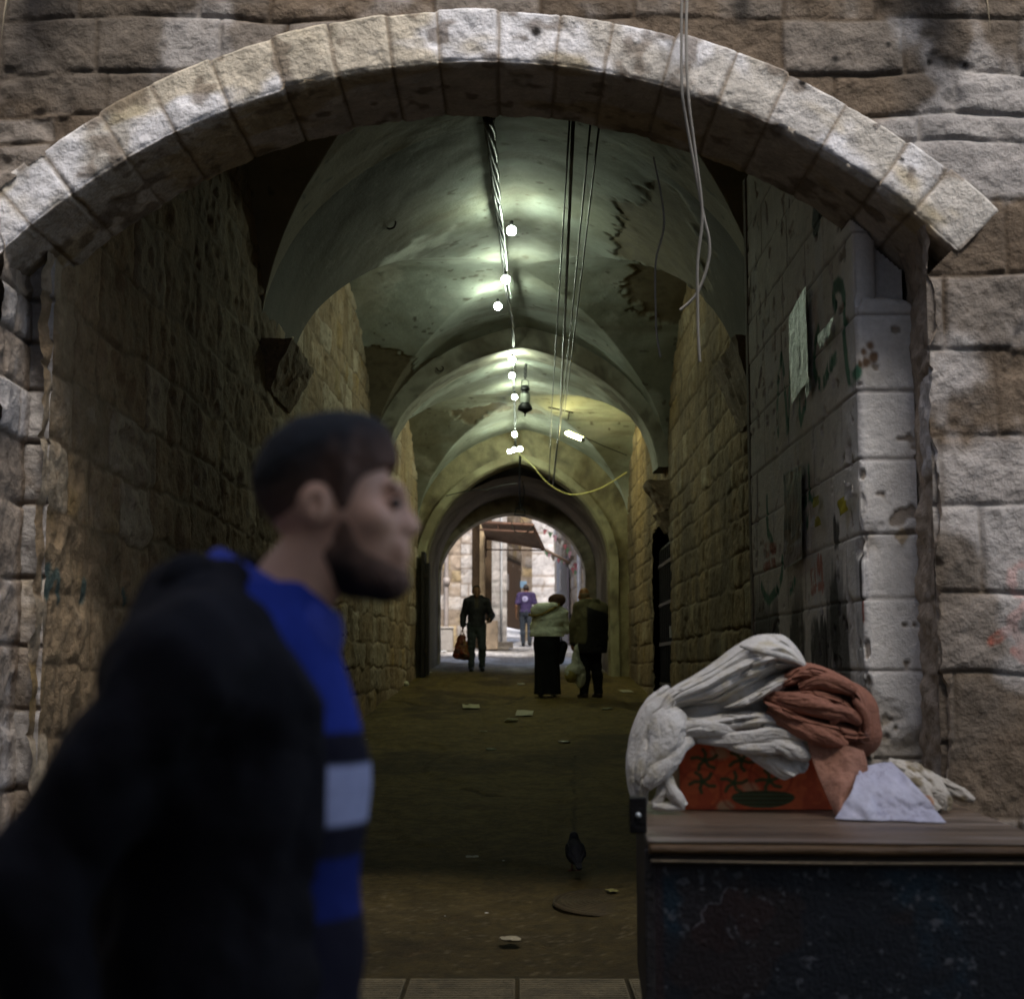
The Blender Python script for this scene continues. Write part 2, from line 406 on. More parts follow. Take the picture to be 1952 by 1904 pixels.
def facade():
    root = wempty('archway_wall', (0, 6.7, 0))
    tag(root, 'rough pale limestone wall with a wide shallow arch of large whitened voussoirs', 'wall')
    ys = [-330, -200, -75, 37, 142, 222, 272, 390, 522, 668, 828, 960, 1134, 1288, 1420, 1560, 1700, 1850, 1990]
    rows = sorted(P(1850, y, 6.7)[2] for y in ys); rows[0] = min(rows[0], -.05)
    us = np.arange(0, 6.8, .010); zs = np.arange(0, 5.6, .010)
    XJL, XJR = -2.40, 1.905
    def keep(u, v):
        x = u-3.4; r = np.hypot(x-ACX, v-ACZ)
        return ~((r < AR+.235) & (np.arctan2(v-ACZ, x-ACX) > AEND+.004) & (np.arctan2(v-ACZ, x-ACX) < ALEFT-.004) & (v > ACZ+.3) | (x > XJL) & (x < XJR) & (v < SPR[2]+.08))
    def paint(u, v, c):
        x = u-3.4
        red = C3((.42, .09, .05)); n = fbm(u*14, v*14, 3, 3, 9)
        def pts(L): return [(P(a, b, 6.7)[0]+3.4, P(a, b, 6.7)[2]) for a, b in L]
        k = np.zeros(u.shape)
        for L, wd in (([(1945, 1073), (1926, 1080), (1924, 1110), (1938, 1132), (1960, 1125), (1970, 1090), (1945, 1073)], .028),
                      ([(1935, 1172), (1925, 1180), (1928, 1200), (1940, 1215), (1952, 1235)], .03), ([(1928, 1198), (1905, 1210), (1890, 1222)], .03),
                      ([(1932, 1240), (1955, 1262)], .026), ([(1950, 1150), (1935, 1172)], .02)):
            k = np.maximum(k, stroke(u, v, pts(L), wd))
        c = mix(c*np.array([.45, .415, .37]), red, k*ss(n, .28, .5)*.85)
        # dark brown patches, denser over the upper left courses, lime wash at the lower right
        sm = ss(fbm(u*1.3, v*1.6, 7, 4, 77) + .42*ss(-x, .5, 2.2)*ss(v, 3.5, 4.3), .60, .74)
        c = mix(c, C3((.105, .085, .066)), sm*.72)
        lw = ss(fbm(u*2.1, v*1.8, 3, 5, 78) + .2*ss(x, 1.8, 2.2), .62, .74); c = mix(c, C3((.48, .45, .43)), lw*.6)
        for px, py, rr in ((1690, 92, 9), (1590, 118, 11), (2180, 110, 8), (1975, 75, 9), (1840, 125, 8), (1772, 118, 9)):
            q = P(px, py, 6.7); c = mix(c, C3((.02, .017, .014)), 1-ss(np.hypot(u-q[0]-3.4, v-q[2]), .008, rr*.0024))
        q = P(1412, 22, 6.7); c = mix(c, C3((.03, .025, .02)), (1-ss(np.hypot((u-q[0]-3.4)*2.2, v-q[2]-.03), .03, .16))*.9)
        return c
    wall('wall_face', (-3.4, 6.7), (3.4, 6.7), us, zs, rows, 12, 1, .27, .66, .024, .024, parent=root, keep=keep, paint=paint,
         colkw=dict(white=.60, ochre=.04, dark=.42), wob=.035, jw=.03)
    # reveals behind the jambs
    jr = rows_rand(0, 3.6, .2, .4, 5)
    wall('jamb', (1.925, 6.655), (1.955, 7.20), np.arange(0, .546, .012), np.arange(0, 3.5, .012), [0, .5, .9, 1.4, 1.75, 2.3, 2.8, 4], 7, -1, .3, .6, .016, .05, parent=root, off=lambda u, v: .045*(fbm(v*2.2, u*1.0, 2, 4, 6)-.6), paint=lambda u, v, c: c*1.25, colkw=dict(white=.45, dark=.3, mort=MORT))
    wall('jamb', (-2.42, 6.66), (-2.42, 7.14), np.arange(0, .49, .012), np.arange(0, 3.6, .012), jr, 8, 1, .3, .6, .03, .02, parent=root, colkw=dict(white=.6))
    # voussoir ring: front face and soffit as one relief surface
    bx = [-150, -50, 63, 142, 244, 335, 439, 546, 646, 750, 839, 949, 1058, 1150, 1259, 1364, 1456, 1556, 1663, 1729, 1816]
    R0 = 1314.0
    ang = []
    for x in bx:
        y = 1440 - math.sqrt(max(1.0, R0*R0-(x-907)**2)); q = P(x, y, 6.7); ang.append(math.atan2(q[2]-ACZ, q[0]-ACX))
    ang = np.array(ang)[::-1]                       # increasing angle, right to left
    th = np.arange(ang[0], ang[-1], .0034); nf, nsf = 30, 58
    rng = np.random.RandomState(3); K = len(ang)-1
    rout = AR + .288 + .03*(rng.rand(K)-.5); tone = rng.rand(3, K); lean = (rng.rand(K)-.5)*.03
    rout[0] += .02
    q = np.linspace(0, 1, nf+nsf)
    TH, Q = np.meshgrid(th, q, indexing='ij')
    sec = np.linspace(0, nf+nsf, nf+nsf)[None, :]*np.ones_like(TH)
    wob = .006*(fbm(TH*9, Q*4, 2, 3, 21)-.5)
    k = np.clip(np.searchsorted(ang, TH+wob)-1, 0, K-1)
    dj = np.minimum(TH+wob-ang[k], ang[k+1]-TH-wob)*AR
    face = sec < nf; ff = np.clip(sec/nf, 0, 1); sf = np.clip((sec-nf)/nsf, 0, 1)
    RR = np.where(face, rout[k] + (AR-rout[k])*ff, AR); YY = np.where(face, 6.7-.03, 6.67 + .66*sf + .05*(tone[1][k]-.5)*sf)
    arc = TH*AR; sdist = np.where(face, (1-ff)*-.27, sf*.66)
    e = .7*ss(dj, .001, .010)+.3*ss(dj, .002, .03)
    n = fbm(arc*5, sdist*5, 1.5, 4, 51); n2 = fbm(arc*18, sdist*18, 3.5, 3, 52)
    rel = e*(.010*(tone[0][k]) + .030*(n-.5) + .018*(n2-.5)) - .006*(1-e)
    arr = np.exp(-(sdist/.02)**2)                     # worn arris
    ragged = ss(fbm(arc*3.2, .3, 2, 3, 55), .6, .72)*.03
    YY = np.where(face, YY - rel + arr*(.012+ragged), YY)
    RR = np.where(face, RR + arr*.008, RR - rel*.9 + arr*(.012+ragged))
    endw = ss(Q, .93, 1.0)*.02*(fbm(arc*7, 1, 1, 3, 56)-.3); YY = YY + np.where(face, 0, endw*2)
    back = np.where(Q < .012, .06, 0); YY = YY + back
    X = ACX + RR*np.cos(TH); Z = ACZ + RR*np.sin(TH)
    whit = C3((.72, .70, .71)); c = mix(np.broadcast_to(C3((.50, .46, .41)), TH.shape+(3,)), C3((.58, .55, .53)), ss(tone[2][k], .3, .8))
    mid = np.exp(-((TH-math.radians(100))/.55)**2)
    wn = fbm(arc*3.1, sdist*3.1, 6, 5, 61); c = mix(c, whit, ss(wn+.46*mid-.20+.14*(tone[0][k]-.5), .42, .60)*np.where(face, .97, .2))
    oc = fbm(arc*2.2, sdist*4.2, 8, 4, 62) + .22*np.exp(-((TH-math.radians(108))/.22)**2); c = mix(c, C3((.42, .33, .17)), ss(oc+.1*(tone[1][k]-.5), .58, .72)*.62)
    dk = ss(fbm(arc*8, sdist*8, 4, 3, 63), .60, .72); c = mix(c, C3((.16, .12, .085)), dk*.7)
    c = mix(c, np.broadcast_to(C3((.24, .19, .14)), c.shape), (1-ss(dj, .003, .013))*.8)
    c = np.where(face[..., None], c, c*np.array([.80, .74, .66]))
    for px, py, rr in ((1022, 67, .03), (1527, 163, .022), (1716, 309, .014)):
        s0 = P(px, py, 6.7); c = mix(c, C3((.015, .012, .01)), face*(1-ss(np.hypot(X-s0[0], Z-s0[2]), rr*.5, rr*1.1)))
    grid_obj('arch_ring', np.stack([X, YY, Z], -1), M_STONE, root, c, flip=True)
    # masonry above and behind, up to the roof line
    boxes('upper_storey', [((0, 7.0, 6.8), (9, .5, 2.4))], mat('upper_wall', (.33, .28, .22), .9, .3, 2, .6, 10), root, 0)
    boxes('side_mass', [((-4.9, 7.0, 2.8), (3.0, .56, 5.62)), ((4.9, 7.0, 2.8), (3.0, .56, 5.62))], mat('side_wall', (.33, .28, .22), .9, .3, 2, .6, 10), root, 0)
    boxes('arch_backing', [((0, 7.2, 5.1), (6.8, .2, 1.0)), ((2.48, 7.24, 3.6), (1.0, .12, 2.4)), ((-2.9, 7.24, 3.6), (.9, .12, 2.4))], mat('backing', (.2, .16, .12), .9), root, 0)
    # left pier: narrow front face
    wall('pier', (-2.50, 7.1), (-2.29, 7.1), np.arange(0, .215, .010), np.arange(0, 3.45, .010), jr, 15, 1, .5, .9, .03, .024, parent=root, colkw=dict(white=.85, dark=.1))
    return root
facade()

# ------------------------------------------------------------------ white pier with graffiti, right of the opening
PXW, PYF, PEND = 1.68, 7.1, 10.42
def pier():
    root = wempty('graffiti_pier', (PXW, PYF, 0))
    tag(root, 'whitewashed pier right of the arch, scrawled with green and red graffiti and sooty low down', 'wall')
    L = PEND-PYF
    s = np.concatenate([np.arange(-L, -.05, .010), np.arange(-.05, .05, .004), np.arange(.05, .31, .008)]); zs = np.arange(0, 5.0, .010)
    u, v = np.meshgrid(s, zs, indexing='ij')
    rowsF = [0] + [P(1700, y, PYF)[2] for y in (1760, 1600, 1447, 1278, 1141, 1016, 874, 745, 600)] + [3.6, 3.9, 4.25, 4.6, 5.1]
    rowsF = sorted(r for r in rowsF if r >= 0)
    d, R = stones(np.where(u > 0, 40+u*.1, u), v, rowsF, 23, .42, .9, .008)
    flat = fbm(u*4, v*4, 2, 4, 24); n2 = fbm(u*20, v*20, 2, 3, 25)
    e = ss(d, .001, .010)
    rough = ss(.5*flat + .5*fbm(u*1.5, v*1.2, 9, 3, 27) + .16*ss(v, 2.0, .7) , .60, .72)*(u > -.35)
    h = e*(.006*R[0] + .008*(flat-.5) + .004*(n2-.5)) - .008*(1-e) - rough*.03*(n2+.3)
    chip = ss(fbm(u*9, v*11, 6, 3, 28), .70, .76); h = h - chip*.010
    h = h - .16*ss(v + .10*(fbm(u*8, 1, 1, 3, 30)-.5), 3.22, 3.30)*ss(u, -.06, 0.0)
    # round the corner
    t = np.clip((u+.05)/.10, 0, 1)*math.pi/2; rc = .035
    nx, ny = -np.cos(t), -np.sin(t)
    X = np.where(u < -.05, PXW, np.where(u > .05, PXW+u, PXW+rc-rc*np.cos(t))); Y = np.where(u < -.05, PYF-u, np.where(u > .05, PYF, PYF+rc-rc*np.sin(t)))
    X = np.where((u > .05), PXW+rc+(u-.05)*.93, X); Y = np.where(u < -.05, PYF+rc+(-u-.05)*1.005, Y)
    X = X + nx*h; Y = Y + ny*h
    side = u < 0
    lime = C3((.64, .61, .58)); lilac = C3((.70, .645, .58)); c = mix(np.broadcast_to(lilac, u.shape+(3,)), lime, ss(u, -.32, .02))  # side face coloured paler to make up for the weak light on it
    c = mix(c, C3((.46, .40, .31)), ss(fbm(u*1.7, v*1.7, 4, 4, 33), .50, .68)*.55)
    c = mix(c, C3((.62, .60, .60)), ss(fbm(u*3.7, v*2.2, 14, 4, 34), .60, .72)*.5)
    c = mix(c, C3((.20, .145, .095)), chip*.75*(u > -.5)); c = mix(c, C3((.33, .28, .215)), rough*.8)
    c = mix(c, C3((.16, .12, .09)), (1-ss(d, .001, .009))*.7)
    def uv(px, py):
        q = PX(px, py, PXW-.01); return (-(q[1]-PYF), q[2])
    def fv(px, py):
        q = P(px, py, PYF); return (q[0]-PXW, q[2])
    # soot and damp, heaviest below the course at knee height
    st = fbm(u*5, v*1.3, 3, 5, 36)
    line = 1.43 + .0  # course height seen at the dark joint
    q1 = uv(1500, 1186)[1]
    low = ss(v, q1+.42, q1-.05)*ss(st + .10*np.exp(-((u+.75)/.6)**2), .44, .60)
    low = np.maximum(low, ss(v, q1+.02, q1-.05)*ss(st, .30, .52))*ss(u, -.06, -.16)
    c = mix(c, C3((.030, .025, .020)), low*.88)
    for (px, py, a, b) in ((1588, 1180, .16, .33), (1560, 1240, .26, .22), (1643, 1102, .035, .16), (1590, 1020, .10, .10)):
        q = uv(px, py) if px < 1640 else uv(1640, py)
        if px >= 1640: q = (-.045, q[1])
        m = 1-ss(np.hypot((u-q[0])/a, (v-q[1])/b) + 1.1*(fbm(u*16, v*5, 1, 4, 38)-.5), .65, 1.05); c = mix(c, C3((.025, .02, .017)), m*.9)
    # green lettering (kept as strokes of paint in the wall's own plane)
    green = C3((.025, .15, .075)); gd = C3((.012, .05, .03)); k = np.zeros(u.shape)
    for Lp, wd in (([(1897, 1220), (1898, 1030)], .0),):
        pass
    def src(x, y): return ((1800+x/3.807)/1.2807, (600+y/3.807)/1.2807)
    def src2(x, y): return ((1800+x/3.807)/1.2807, (1050+y/3.807)/1.2807)
    G1 = [([(370, 1740), (362, 1500), (372, 1250), (395, 1030), (420, 1200), (435, 1400), (450, 1720), (465, 1500), (470, 1300), (475, 1050)], .030),
          ([(560, 1450), (565, 1560), (578, 1640), (600, 1540), (618, 1470)], .030),
          ([(735, 790), (710, 900), (695, 1050), (700, 1180), (730, 1270), (770, 1300), (810, 1240), (835, 1130), (900, 1050)], .034), ([(850, 980), (845, 1120)], .026),
          ([(885, 580), (875, 480), (880, 400), (915, 360), (950, 390), (970, 480), (970, 640), (975, 800), (985, 960), (1000, 1120), (1025, 1240), (1060, 1240), (1095, 1170)], .034)]
    for L0, wd in G1: k = np.maximum(k, stroke(u, v, [uv(*src(*p)) for p in L0], wd*1.35))
    for L0, wd in (([(648, 350), (650, 480), (655, 600), (610, 680)], .035), ([(655, 600), (690, 640)], .03), ([(645, 790), (640, 870)], .03),
                   ([(262, 640), (268, 800), (280, 950), (320, 1050)], .03), ([(410, 1200), (400, 1350), (365, 1480)], .03), ([(215, 1450), (240, 1530), (280, 1590), (330, 1520), (370, 1460)], .03), ([(520, 1400), (480, 1500)], .025)):
        k = np.maximum(k, stroke(u, v, [uv(*src2(*p)) for p in L0], wd*1.4))
    dr = fbm(u*20, v*9, 6, 3, 39); c = mix(c, green, k*ss(dr, .22, .42)*.9)
    ctop = np.exp(-((u-uv(*src(910, 400))[0])/.12)**2-((v-uv(*src(910, 430))[1])/.10)**2); c = mix(c, gd, k*ctop*.8)
    red = C3((.42, .10, .05)); k = np.zeros(u.shape)
    for L0, wd in (([(690, 1500), (672, 1330), (705, 1300), (715, 1450), (735, 1180), (745, 1320), (760, 1190), (770, 1370)], .028), ([(680, 1500), (720, 1470), (780, 1440)], .03), ([(770, 1440), (775, 1500)], .025),
                   ([(240, 1100), (290, 1080), (350, 1090), (300, 1130), (250, 1150)], .035), ([(240, 1280), (290, 1240), (340, 1230)], .035), ([(700, 1250), (690, 1420)], .02)):
        k = np.maximum(k, stroke(u, v, [uv(*src2(*p)) for p in L0], wd))
    c = mix(c, red, k*ss(dr, .30, .5)*.75)
    q = uv(1640, 1180); c = mix(c, red*.8, stroke(u, v, [(-.03, fv(1647, 1150)[1]), (-.03, fv(1647, 1180)[1])], .02)*.8)
    for px, py in ((1650, 670), (1665, 660), (1655, 690), (1672, 680), (1640, 695)):
        q = fv(px, py); c = mix(c, C3((.16, .10, .06)), 1-ss(np.hypot(u-q[0], v-q[1])+.03*(n2-.5), .012, .035))
    rr = fv(1672, 1000); c = mix(c, C3((.36, .29, .2)), 1-ss(np.abs(u-.22)+np.abs(v-fv(1740, 1022)[1]-.0)*.8, .03, .05))
    # dark wedge-shaped hole high on the side
    q = uv(1553, 415); m = 1-ss(np.hypot((u-q[0])/.16, (v-q[1])/.13) + .35*(fbm(u*7, v*7, 4, 2, 40)-.5), .8, 1.0); c = mix(c, C3((.012, .010, .008)), m); 
    r = np.hypot(X-ACX, v-ACZ); keep = ~((Y < 7.36) & (r > AR-.01) & (v > 2.5))
    keep = keep[:-1, :-1] & keep[1:, 1:]
    grid_obj('pier_face', np.stack([X, Y, v], -1), mat('limewash', None, .85, .12, 5, .35, 45), root, c, keep, flip=True)
    boxes('pier_return', [((PXW+.25, PEND+.02, 2.5), (.52, .1, 5.0))], mat('return_stone', (.2, .16, .12), .9, .3), root, 0)
    return root
pier()

# ------------------------------------------------------------------ vaulted passage
Y1A, Y1B, Y2A, Y2B, Y3A, Y3B, YE = 7.36, 12.4, 14.0, 20.5, 21.1, 28.0, 32.0
ZS, RISE = 4.25, 2.0                       # springing and rise of the front two bays
ZS3, RISE3 = 4.15, 1.86
def prof(s): s = np.clip(np.abs(s), 0, 1); return .86*np.sqrt(np.maximum(0, 1-s*s)) + .14*(1-s)
XRT = 2.15
def cen(Y): return (XL(Y)+XRT)/2, (XRT-XL(Y))/2
def z1f(x, Y, zs, ri): c, h = cen(Y); return zs + ri*prof((x-c)/h)
def bay_of(Y):
    zs = np.where(Y < Y2B+.3, ZS, ZS3); ri = np.where(Y < Y2B+.3, RISE, RISE3)
    z2 = np.full(np.shape(Y), -9.)
    for a, b in ((Y1A-1.0, Y1B), (Y2A, Y2B), (Y3A, Y3B)):
        m = (Y >= a) & (Y <= b); z2 = np.where(m, zs + ri*prof((Y-(a+b)/2)/((b-a)/2)), z2)
    return zs, ri, z2
def vault_z(x, Y):
    Y = np.asarray(Y, float); zs, ri, z2 = bay_of(Y); return np.maximum(z1f(x, Y, zs, ri), z2)
def vhit(px, py, ymin=9.0):
    r = ray(px, py); t = np.arange(ymin, 30, .02)/r[1]; p = O + r*t[:, None]
    inside = (p[:, 0] > XL(p[:, 1])) & (p[:, 0] < XRT)
    hit = (p[:, 2] >= vault_z(p[:, 0], p[:, 1])) | ~inside
    return p[np.argmax(hit)]
rootT = wempty('vaulted_passage', (0, 19, 1))
tag(rootT, 'long vaulted stone passage with cracked pale plaster on its cross vaults and rubble side walls', 'passage')
PEELS = [(p, r) for p, r in ((vhit(1262, 470), .62), (vhit(1300, 540), .75), (vhit(1225, 480), .40), (vhit(1330, 620), .8), (vhit(1290, 430), .50), (vhit(1340, 700), .8),
                              (vhit(700, 730), .7), (vhit(730, 745), .6), (vhit(675, 720), .5), (vhit(800, 715), .35),
                              (vhit(900, 792), .35), (vhit(955, 778), .3), (vhit(1010, 785), .25))]
STREAKS = [[vhit(*p) for p in L] for L in ([(690, 570), (740, 520), (780, 480), (830, 455)], [(640, 640), (690, 590)], [(720, 545), (745, 500)])]
def vault(name, ya, yb, N, zs, ri, cross, ystep=.05, stains=1.0):
    t = np.linspace(0, math.pi, N); s = -np.cos(t)
    ys = (ya+yb)/2 - (yb-ya)/2*np.cos(t) if cross else np.linspace(ya, yb, max(3, int((yb-ya)/ystep)))
    Sx, Y = np.meshgrid(s, ys, indexing='ij'); c, h = cen(Y); X = c + h*Sx
    z1 = zs + ri*prof(Sx)
    Z = z1
    if cross:
        a = -np.cos(t)[None, :]*np.ones_like(Sx); Z = np.maximum(z1, zs + ri*prof(a))
    Z = Z + .07*(fbm(X*.9, Y*.9, Z*.9, 3, 71)-.5) + .016*(fbm(X*5, Y*5, Z*5, 3, 72)-.5)
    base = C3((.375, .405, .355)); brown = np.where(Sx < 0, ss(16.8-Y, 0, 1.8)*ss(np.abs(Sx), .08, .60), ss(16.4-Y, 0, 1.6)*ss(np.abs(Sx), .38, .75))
    c = mix(np.broadcast_to(base, X.shape+(3,)), C3((.20, .20, .15)), ss(fbm(X*.8, Y*.7, Z*1.2, 5, 73), .43, .62)*.85*stains)
    c = mix(c, C3((.50, .51, .45)), ss(fbm(X*1.6, Y*1.6, Z*1.6, 5, 74), .58, .72)*.55)
    c = mix(c, C3((.17, .15, .11)), ss(fbm(X*1.1, Y*4.5, Z*1.1, 4, 75), .60, .74)*.45*stains)
    c = np.where((Y < 12.39)[..., None], mix(c, C3((.26, .21, .14)), brown*.9), mix(c, C3((.058, .045, .026)), brown*.95))  # near flanks darkened in colour to carry on the unlit front web's shade
    crown = np.exp(-(Sx/.10)**2); c = mix(c, C3((.10, .095, .075)), crown*.55*ss(fbm(X*2, Y*.6, 1, 3, 76), .35, .6))
    sp = ss(fbm(X*9, Y*9, Z*9, 2, 79), .76, .80); c = mix(c, C3((.10, .085, .06)), sp*.8)
    pm = np.full(X.shape, 9.)
    nz = .62*(fbm(X*2.4, Y*2.4, Z*2.4, 4, 80)-.5) + .5*(np.abs(fbm(X*5, Y*5, Z*5, 3, 81)-.5))
    for q, r in PEELS: pm = np.minimum(pm, (np.sqrt((X-q[0])**2+((Y-q[1])*.7)**2+(Z-q[2])**2)/r-1)*r)
    wallpeel = (1-ss(np.minimum(np.abs(Z-zs), 9), 0, .9))*.35
    pk = 1-ss(pm+nz*1.0-wallpeel*.6*(1 if cross else .6), -.02, .02)
    c = mix(c, C3((.165, .135, .085))*1, pk*.95); c = mix(c, C3((.11, .09, .06)), pk*ss(fbm(X*12, Y*12, Z*12, 3, 83), .5, .7)*.6)
    Z = Z + pk*.022
    for L in STREAKS:
        for a, b in zip(L[:-1], L[1:]):
            dd = b-a; tt = np.clip(((X-a[0])*dd[0]+(Y-a[1])*dd[1]+(Z-a[2])*dd[2])/(dd.dot(dd)), 0, 1)
            q = np.sqrt((X-a[0]-tt*dd[0])**2+(Y-a[1]-tt*dd[1])**2+(Z-a[2]-tt*dd[2])**2)
            c = mix(c, C3((.52, .53, .47)), (1-ss(q+.5*(fbm(X*6, Y*6, Z*6, 4, 84)-.5), .05, .3))*.6)
    V = np.stack([X, Y, Z], -1).reshape(-1, 3); n0, n1 = X.shape; idx = np.arange(n0*n1).reshape(n0, n1)
    q = np.stack([idx[:-1, :-1], idx[1:, :-1], idx[1:, 1:], idx[:-1, 1:]], -1)
    i, j = np.meshgrid(np.arange(n0-1), np.arange(n1-1), indexing='ij'); qd = ((i < n0/2-.5) == (j < n1/2-.5)).ravel(); q = q.reshape(-1, 4)
    a, b, cc, dd = q.T
    T1 = np.where(qd[:, None], np.stack([a, cc, b], 1), np.stack([a, dd, b], 1)); T2 = np.where(qd[:, None], np.stack([a, dd, cc], 1), np.stack([b, dd, cc], 1))
    return mesh_obj(name, V, np.vstack([T1, T2]), M_PLAST, rootT, c.reshape(-1, 3))
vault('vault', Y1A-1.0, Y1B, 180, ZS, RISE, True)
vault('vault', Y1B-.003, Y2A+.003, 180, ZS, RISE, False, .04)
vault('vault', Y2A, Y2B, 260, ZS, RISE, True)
vault('vault', Y2B-.003, Y3A, 160, ZS, RISE, False, .05)
vault('vault', Y3A, Y3B, 200, ZS3, RISE3, True)
# rubble side walls
def gs(a, b, r=.0022):
    n = int(math.log(b/a)/r); return a*np.exp(np.linspace(0, math.log(b/a), n))
zl = np.arange(-.05, 6.6, .016)
def lpaint(u, v, c):
    blue, red = C3((.02, .10, .14)), C3((.30, .06, .03))
    def uv(px, py):
        t = np.arange(6.9, 30, .005); r = ray(px, py); p = O + r*(t/r[1])[:, None]; i = np.argmin(np.abs(p[:, 0]-XL(p[:, 1]))); return (p[i, 1]-7.1, p[i, 2])
    k = np.zeros(u.shape)
    for L, wd in (([(88, 1122), (92, 1090), (97, 1085), (95, 1140), (104, 1100), (112, 1095), (116, 1145)], .035), ([(166, 1118), (164, 1140)], .05), ([(240, 1130), (243, 1150)], .03)):
        k = np.maximum(k, stroke(u, v, [uv(*p) for p in L], wd))
    c = mix(c, blue, k*.75); k = np.zeros(u.shape)
    for L, wd in (([(305, 1092), (285, 1118), (308, 1120)], .04), ([(285, 1118), (290, 1140), (295, 1160)], .04), ([(303, 1095), (302, 1118)], .03)):
        k = np.maximum(k, stroke(u, v, [uv(*p) for p in L], wd))
    c = mix(c, red, k*.7)
    # drips of old lime below the vault
    dr = ss(fbm(u*3.2, v*.55, 3, 4, 91), .52, .66)*ss(v, 2.6, 3.6); c = mix(c, C3((.36, .33, .27)), dr*.4)
    return mix(c*np.array([.90, .79, .60]), C3((.085, .062, .035)), ss(fbm(u*1.3, v*.9, 4, 4, 92), .58, .74)*.25)
a0, b0 = (float(XL(7.1))+.012, 6.97), (float(XL(28.3)), 28.3)
wall('side_wall', a0, b0, gs(7.1, 28.33)-7.1, zl, rows_rand(-.1, 6.8, .26, .50, 44), 45, 1, .26, .80, .022, .032, parent=rootT, paint=lpaint, colkw=dict(white=.5, ochre=.35, dark=.10), wob=.095, jw=.055)
def rpaint(u, v, c): return mix(c*np.array([.84, .75, .52]), C3((.085, .062, .042)), ss(fbm(u*1.3, v*.6, 4, 4, 93), .50, .68)*.6)
wall('side_wall', (XRT, 10.35), (XRT, 28.3), gs(10.35, 28.2)-10.35, zl, rows_rand(-.1, 6.8, .24, .42, 48), 49, -1, .3, .75, .03, .025, parent=rootT, paint=rpaint, colkw=dict(white=.2, ochre=.3, dark=.45), wob=.05, jw=.045,
     keep=lambda u, v: ~((u+10.35 > 20.35) & (u+10.35 < 23.0) & (v < 3.55)))
# rings: ribs, cross walls, arches
def arch_path(c, h, zsp, rise, zg, n=60, point=.14):
    t = np.linspace(0, math.pi, n); s = -np.cos(t)
    top = np.stack([c + h*s, zsp + rise*((1-point)*np.sqrt(np.maximum(0, 1-s*s)) + point*(1-np.abs(s)))], -1)
    if zg is None: return top
    m = 24; L = np.stack([np.full(m, c-h), np.linspace(zg, zsp, m, endpoint=False)], -1); Rr = np.stack([np.full(m, c+h), np.linspace(zsp, zg, m+1)[1:]], -1)
    return np.vstack([L, top, Rr])
def ring(name, inner, outer, ya, yb, nf, ns, seed, base, dark, amp=.02, parent=rootT, m=None, joint=.34):
    k = len(inner); cols = []
    for q in range(nf): f = q/nf; cols.append((outer+(inner-outer)*f, ya))
    for q in range(ns+1): cols.append((inner, ya+(yb-ya)*q/ns))
    for q in range(1, nf+1): f = q/nf; cols.append((inner+(outer-inner)*f, yb))
    V = np.stack([np.stack([p[:, 0], np.full(k, y), p[:, 1]], -1) for p, y in cols], 1)
    X, Y, Z = V[..., 0], V[..., 1], V[..., 2]
    nn = fbm(X*3, Y*3, Z*3, 4, seed)-.5; n2 = fbm(X*11, Y*11, Z*11, 3, seed+1)-.5
    cc = inner.mean(0); V = V + np.stack([(cc[0]-X), -.4*np.ones_like(X), (cc[1]-Z)], -1)*(amp*(nn+.5*n2))[..., None]
    c = mix(np.broadcast_to(C3(base), X.shape+(3,)), C3(dark), ss(nn+.5, .45, .66)*.8)
    c = mix(c, C3((.08, .065, .045)), ss(fbm(X*5, Y*5, Z*5, 4, seed+3), .58, .7)*.6)
    return grid_obj(name, V, m or M_PLAST, parent, c, flip=False)
cR, hR = cen(20.8); hR = float(hR); cR = float(cR)
inn = arch_path(cR, hR-.18, ZS, RISE-.29, None, 90, .16); out = arch_path(cR, hR+.05, ZS, RISE+.08, None, 90)
ring('transverse_rib', inn, out, 20.42, 21.18, 5, 14, 101, (.30, .285, .22), (.15, .125, .085), .03)
# corbels under the springings
def corbel(x, y, z, sx, sy, sz, lean):
    bm = bmesh.new(); r = bmesh.ops.create_cube(bm, size=1)
    for v in bm.verts:
        lo = v.co.z < 0; v.co.x *= sx*(1 if not lo else .35); v.co.y *= sy*(1 if not lo else .75); v.co.z *= sz
        if lo: v.co.x += lean*sx*.3
    bmesh.ops.subdivide_edges(bm, edges=bm.edges[:], cuts=11, use_grid_fill=True)
    for v in bm.verts:
        v.co += Vector([.07*float(fbm(v.co.x*7+x+q*5, v.co.y*7+y, v.co.z*7, 3, 5)-.5) for q in range(3)])
        v.co += Vector((x, y, z))
    return bm_obj('corbel', bm, mat('corbel_stone', (.24, .175, .115), .9, .3, 6, .6, 30), rootT)
corbel(float(XL(13))+.10, 13.1, 4.05, .34, 1.5, .42, -1); corbel(XRT-.10, 13.1, 3.95, .36, 1.5, .62, 1)
corbel(float(XL(20.8))+.08, 20.8, 4.05, .32, .8, .5, -1); corbel(XRT-.12, 20.75, 3.85, .42, .9, .40, 1); corbel(XRT-.06, 20.75, 3.48, .24, .6, .28, 1)
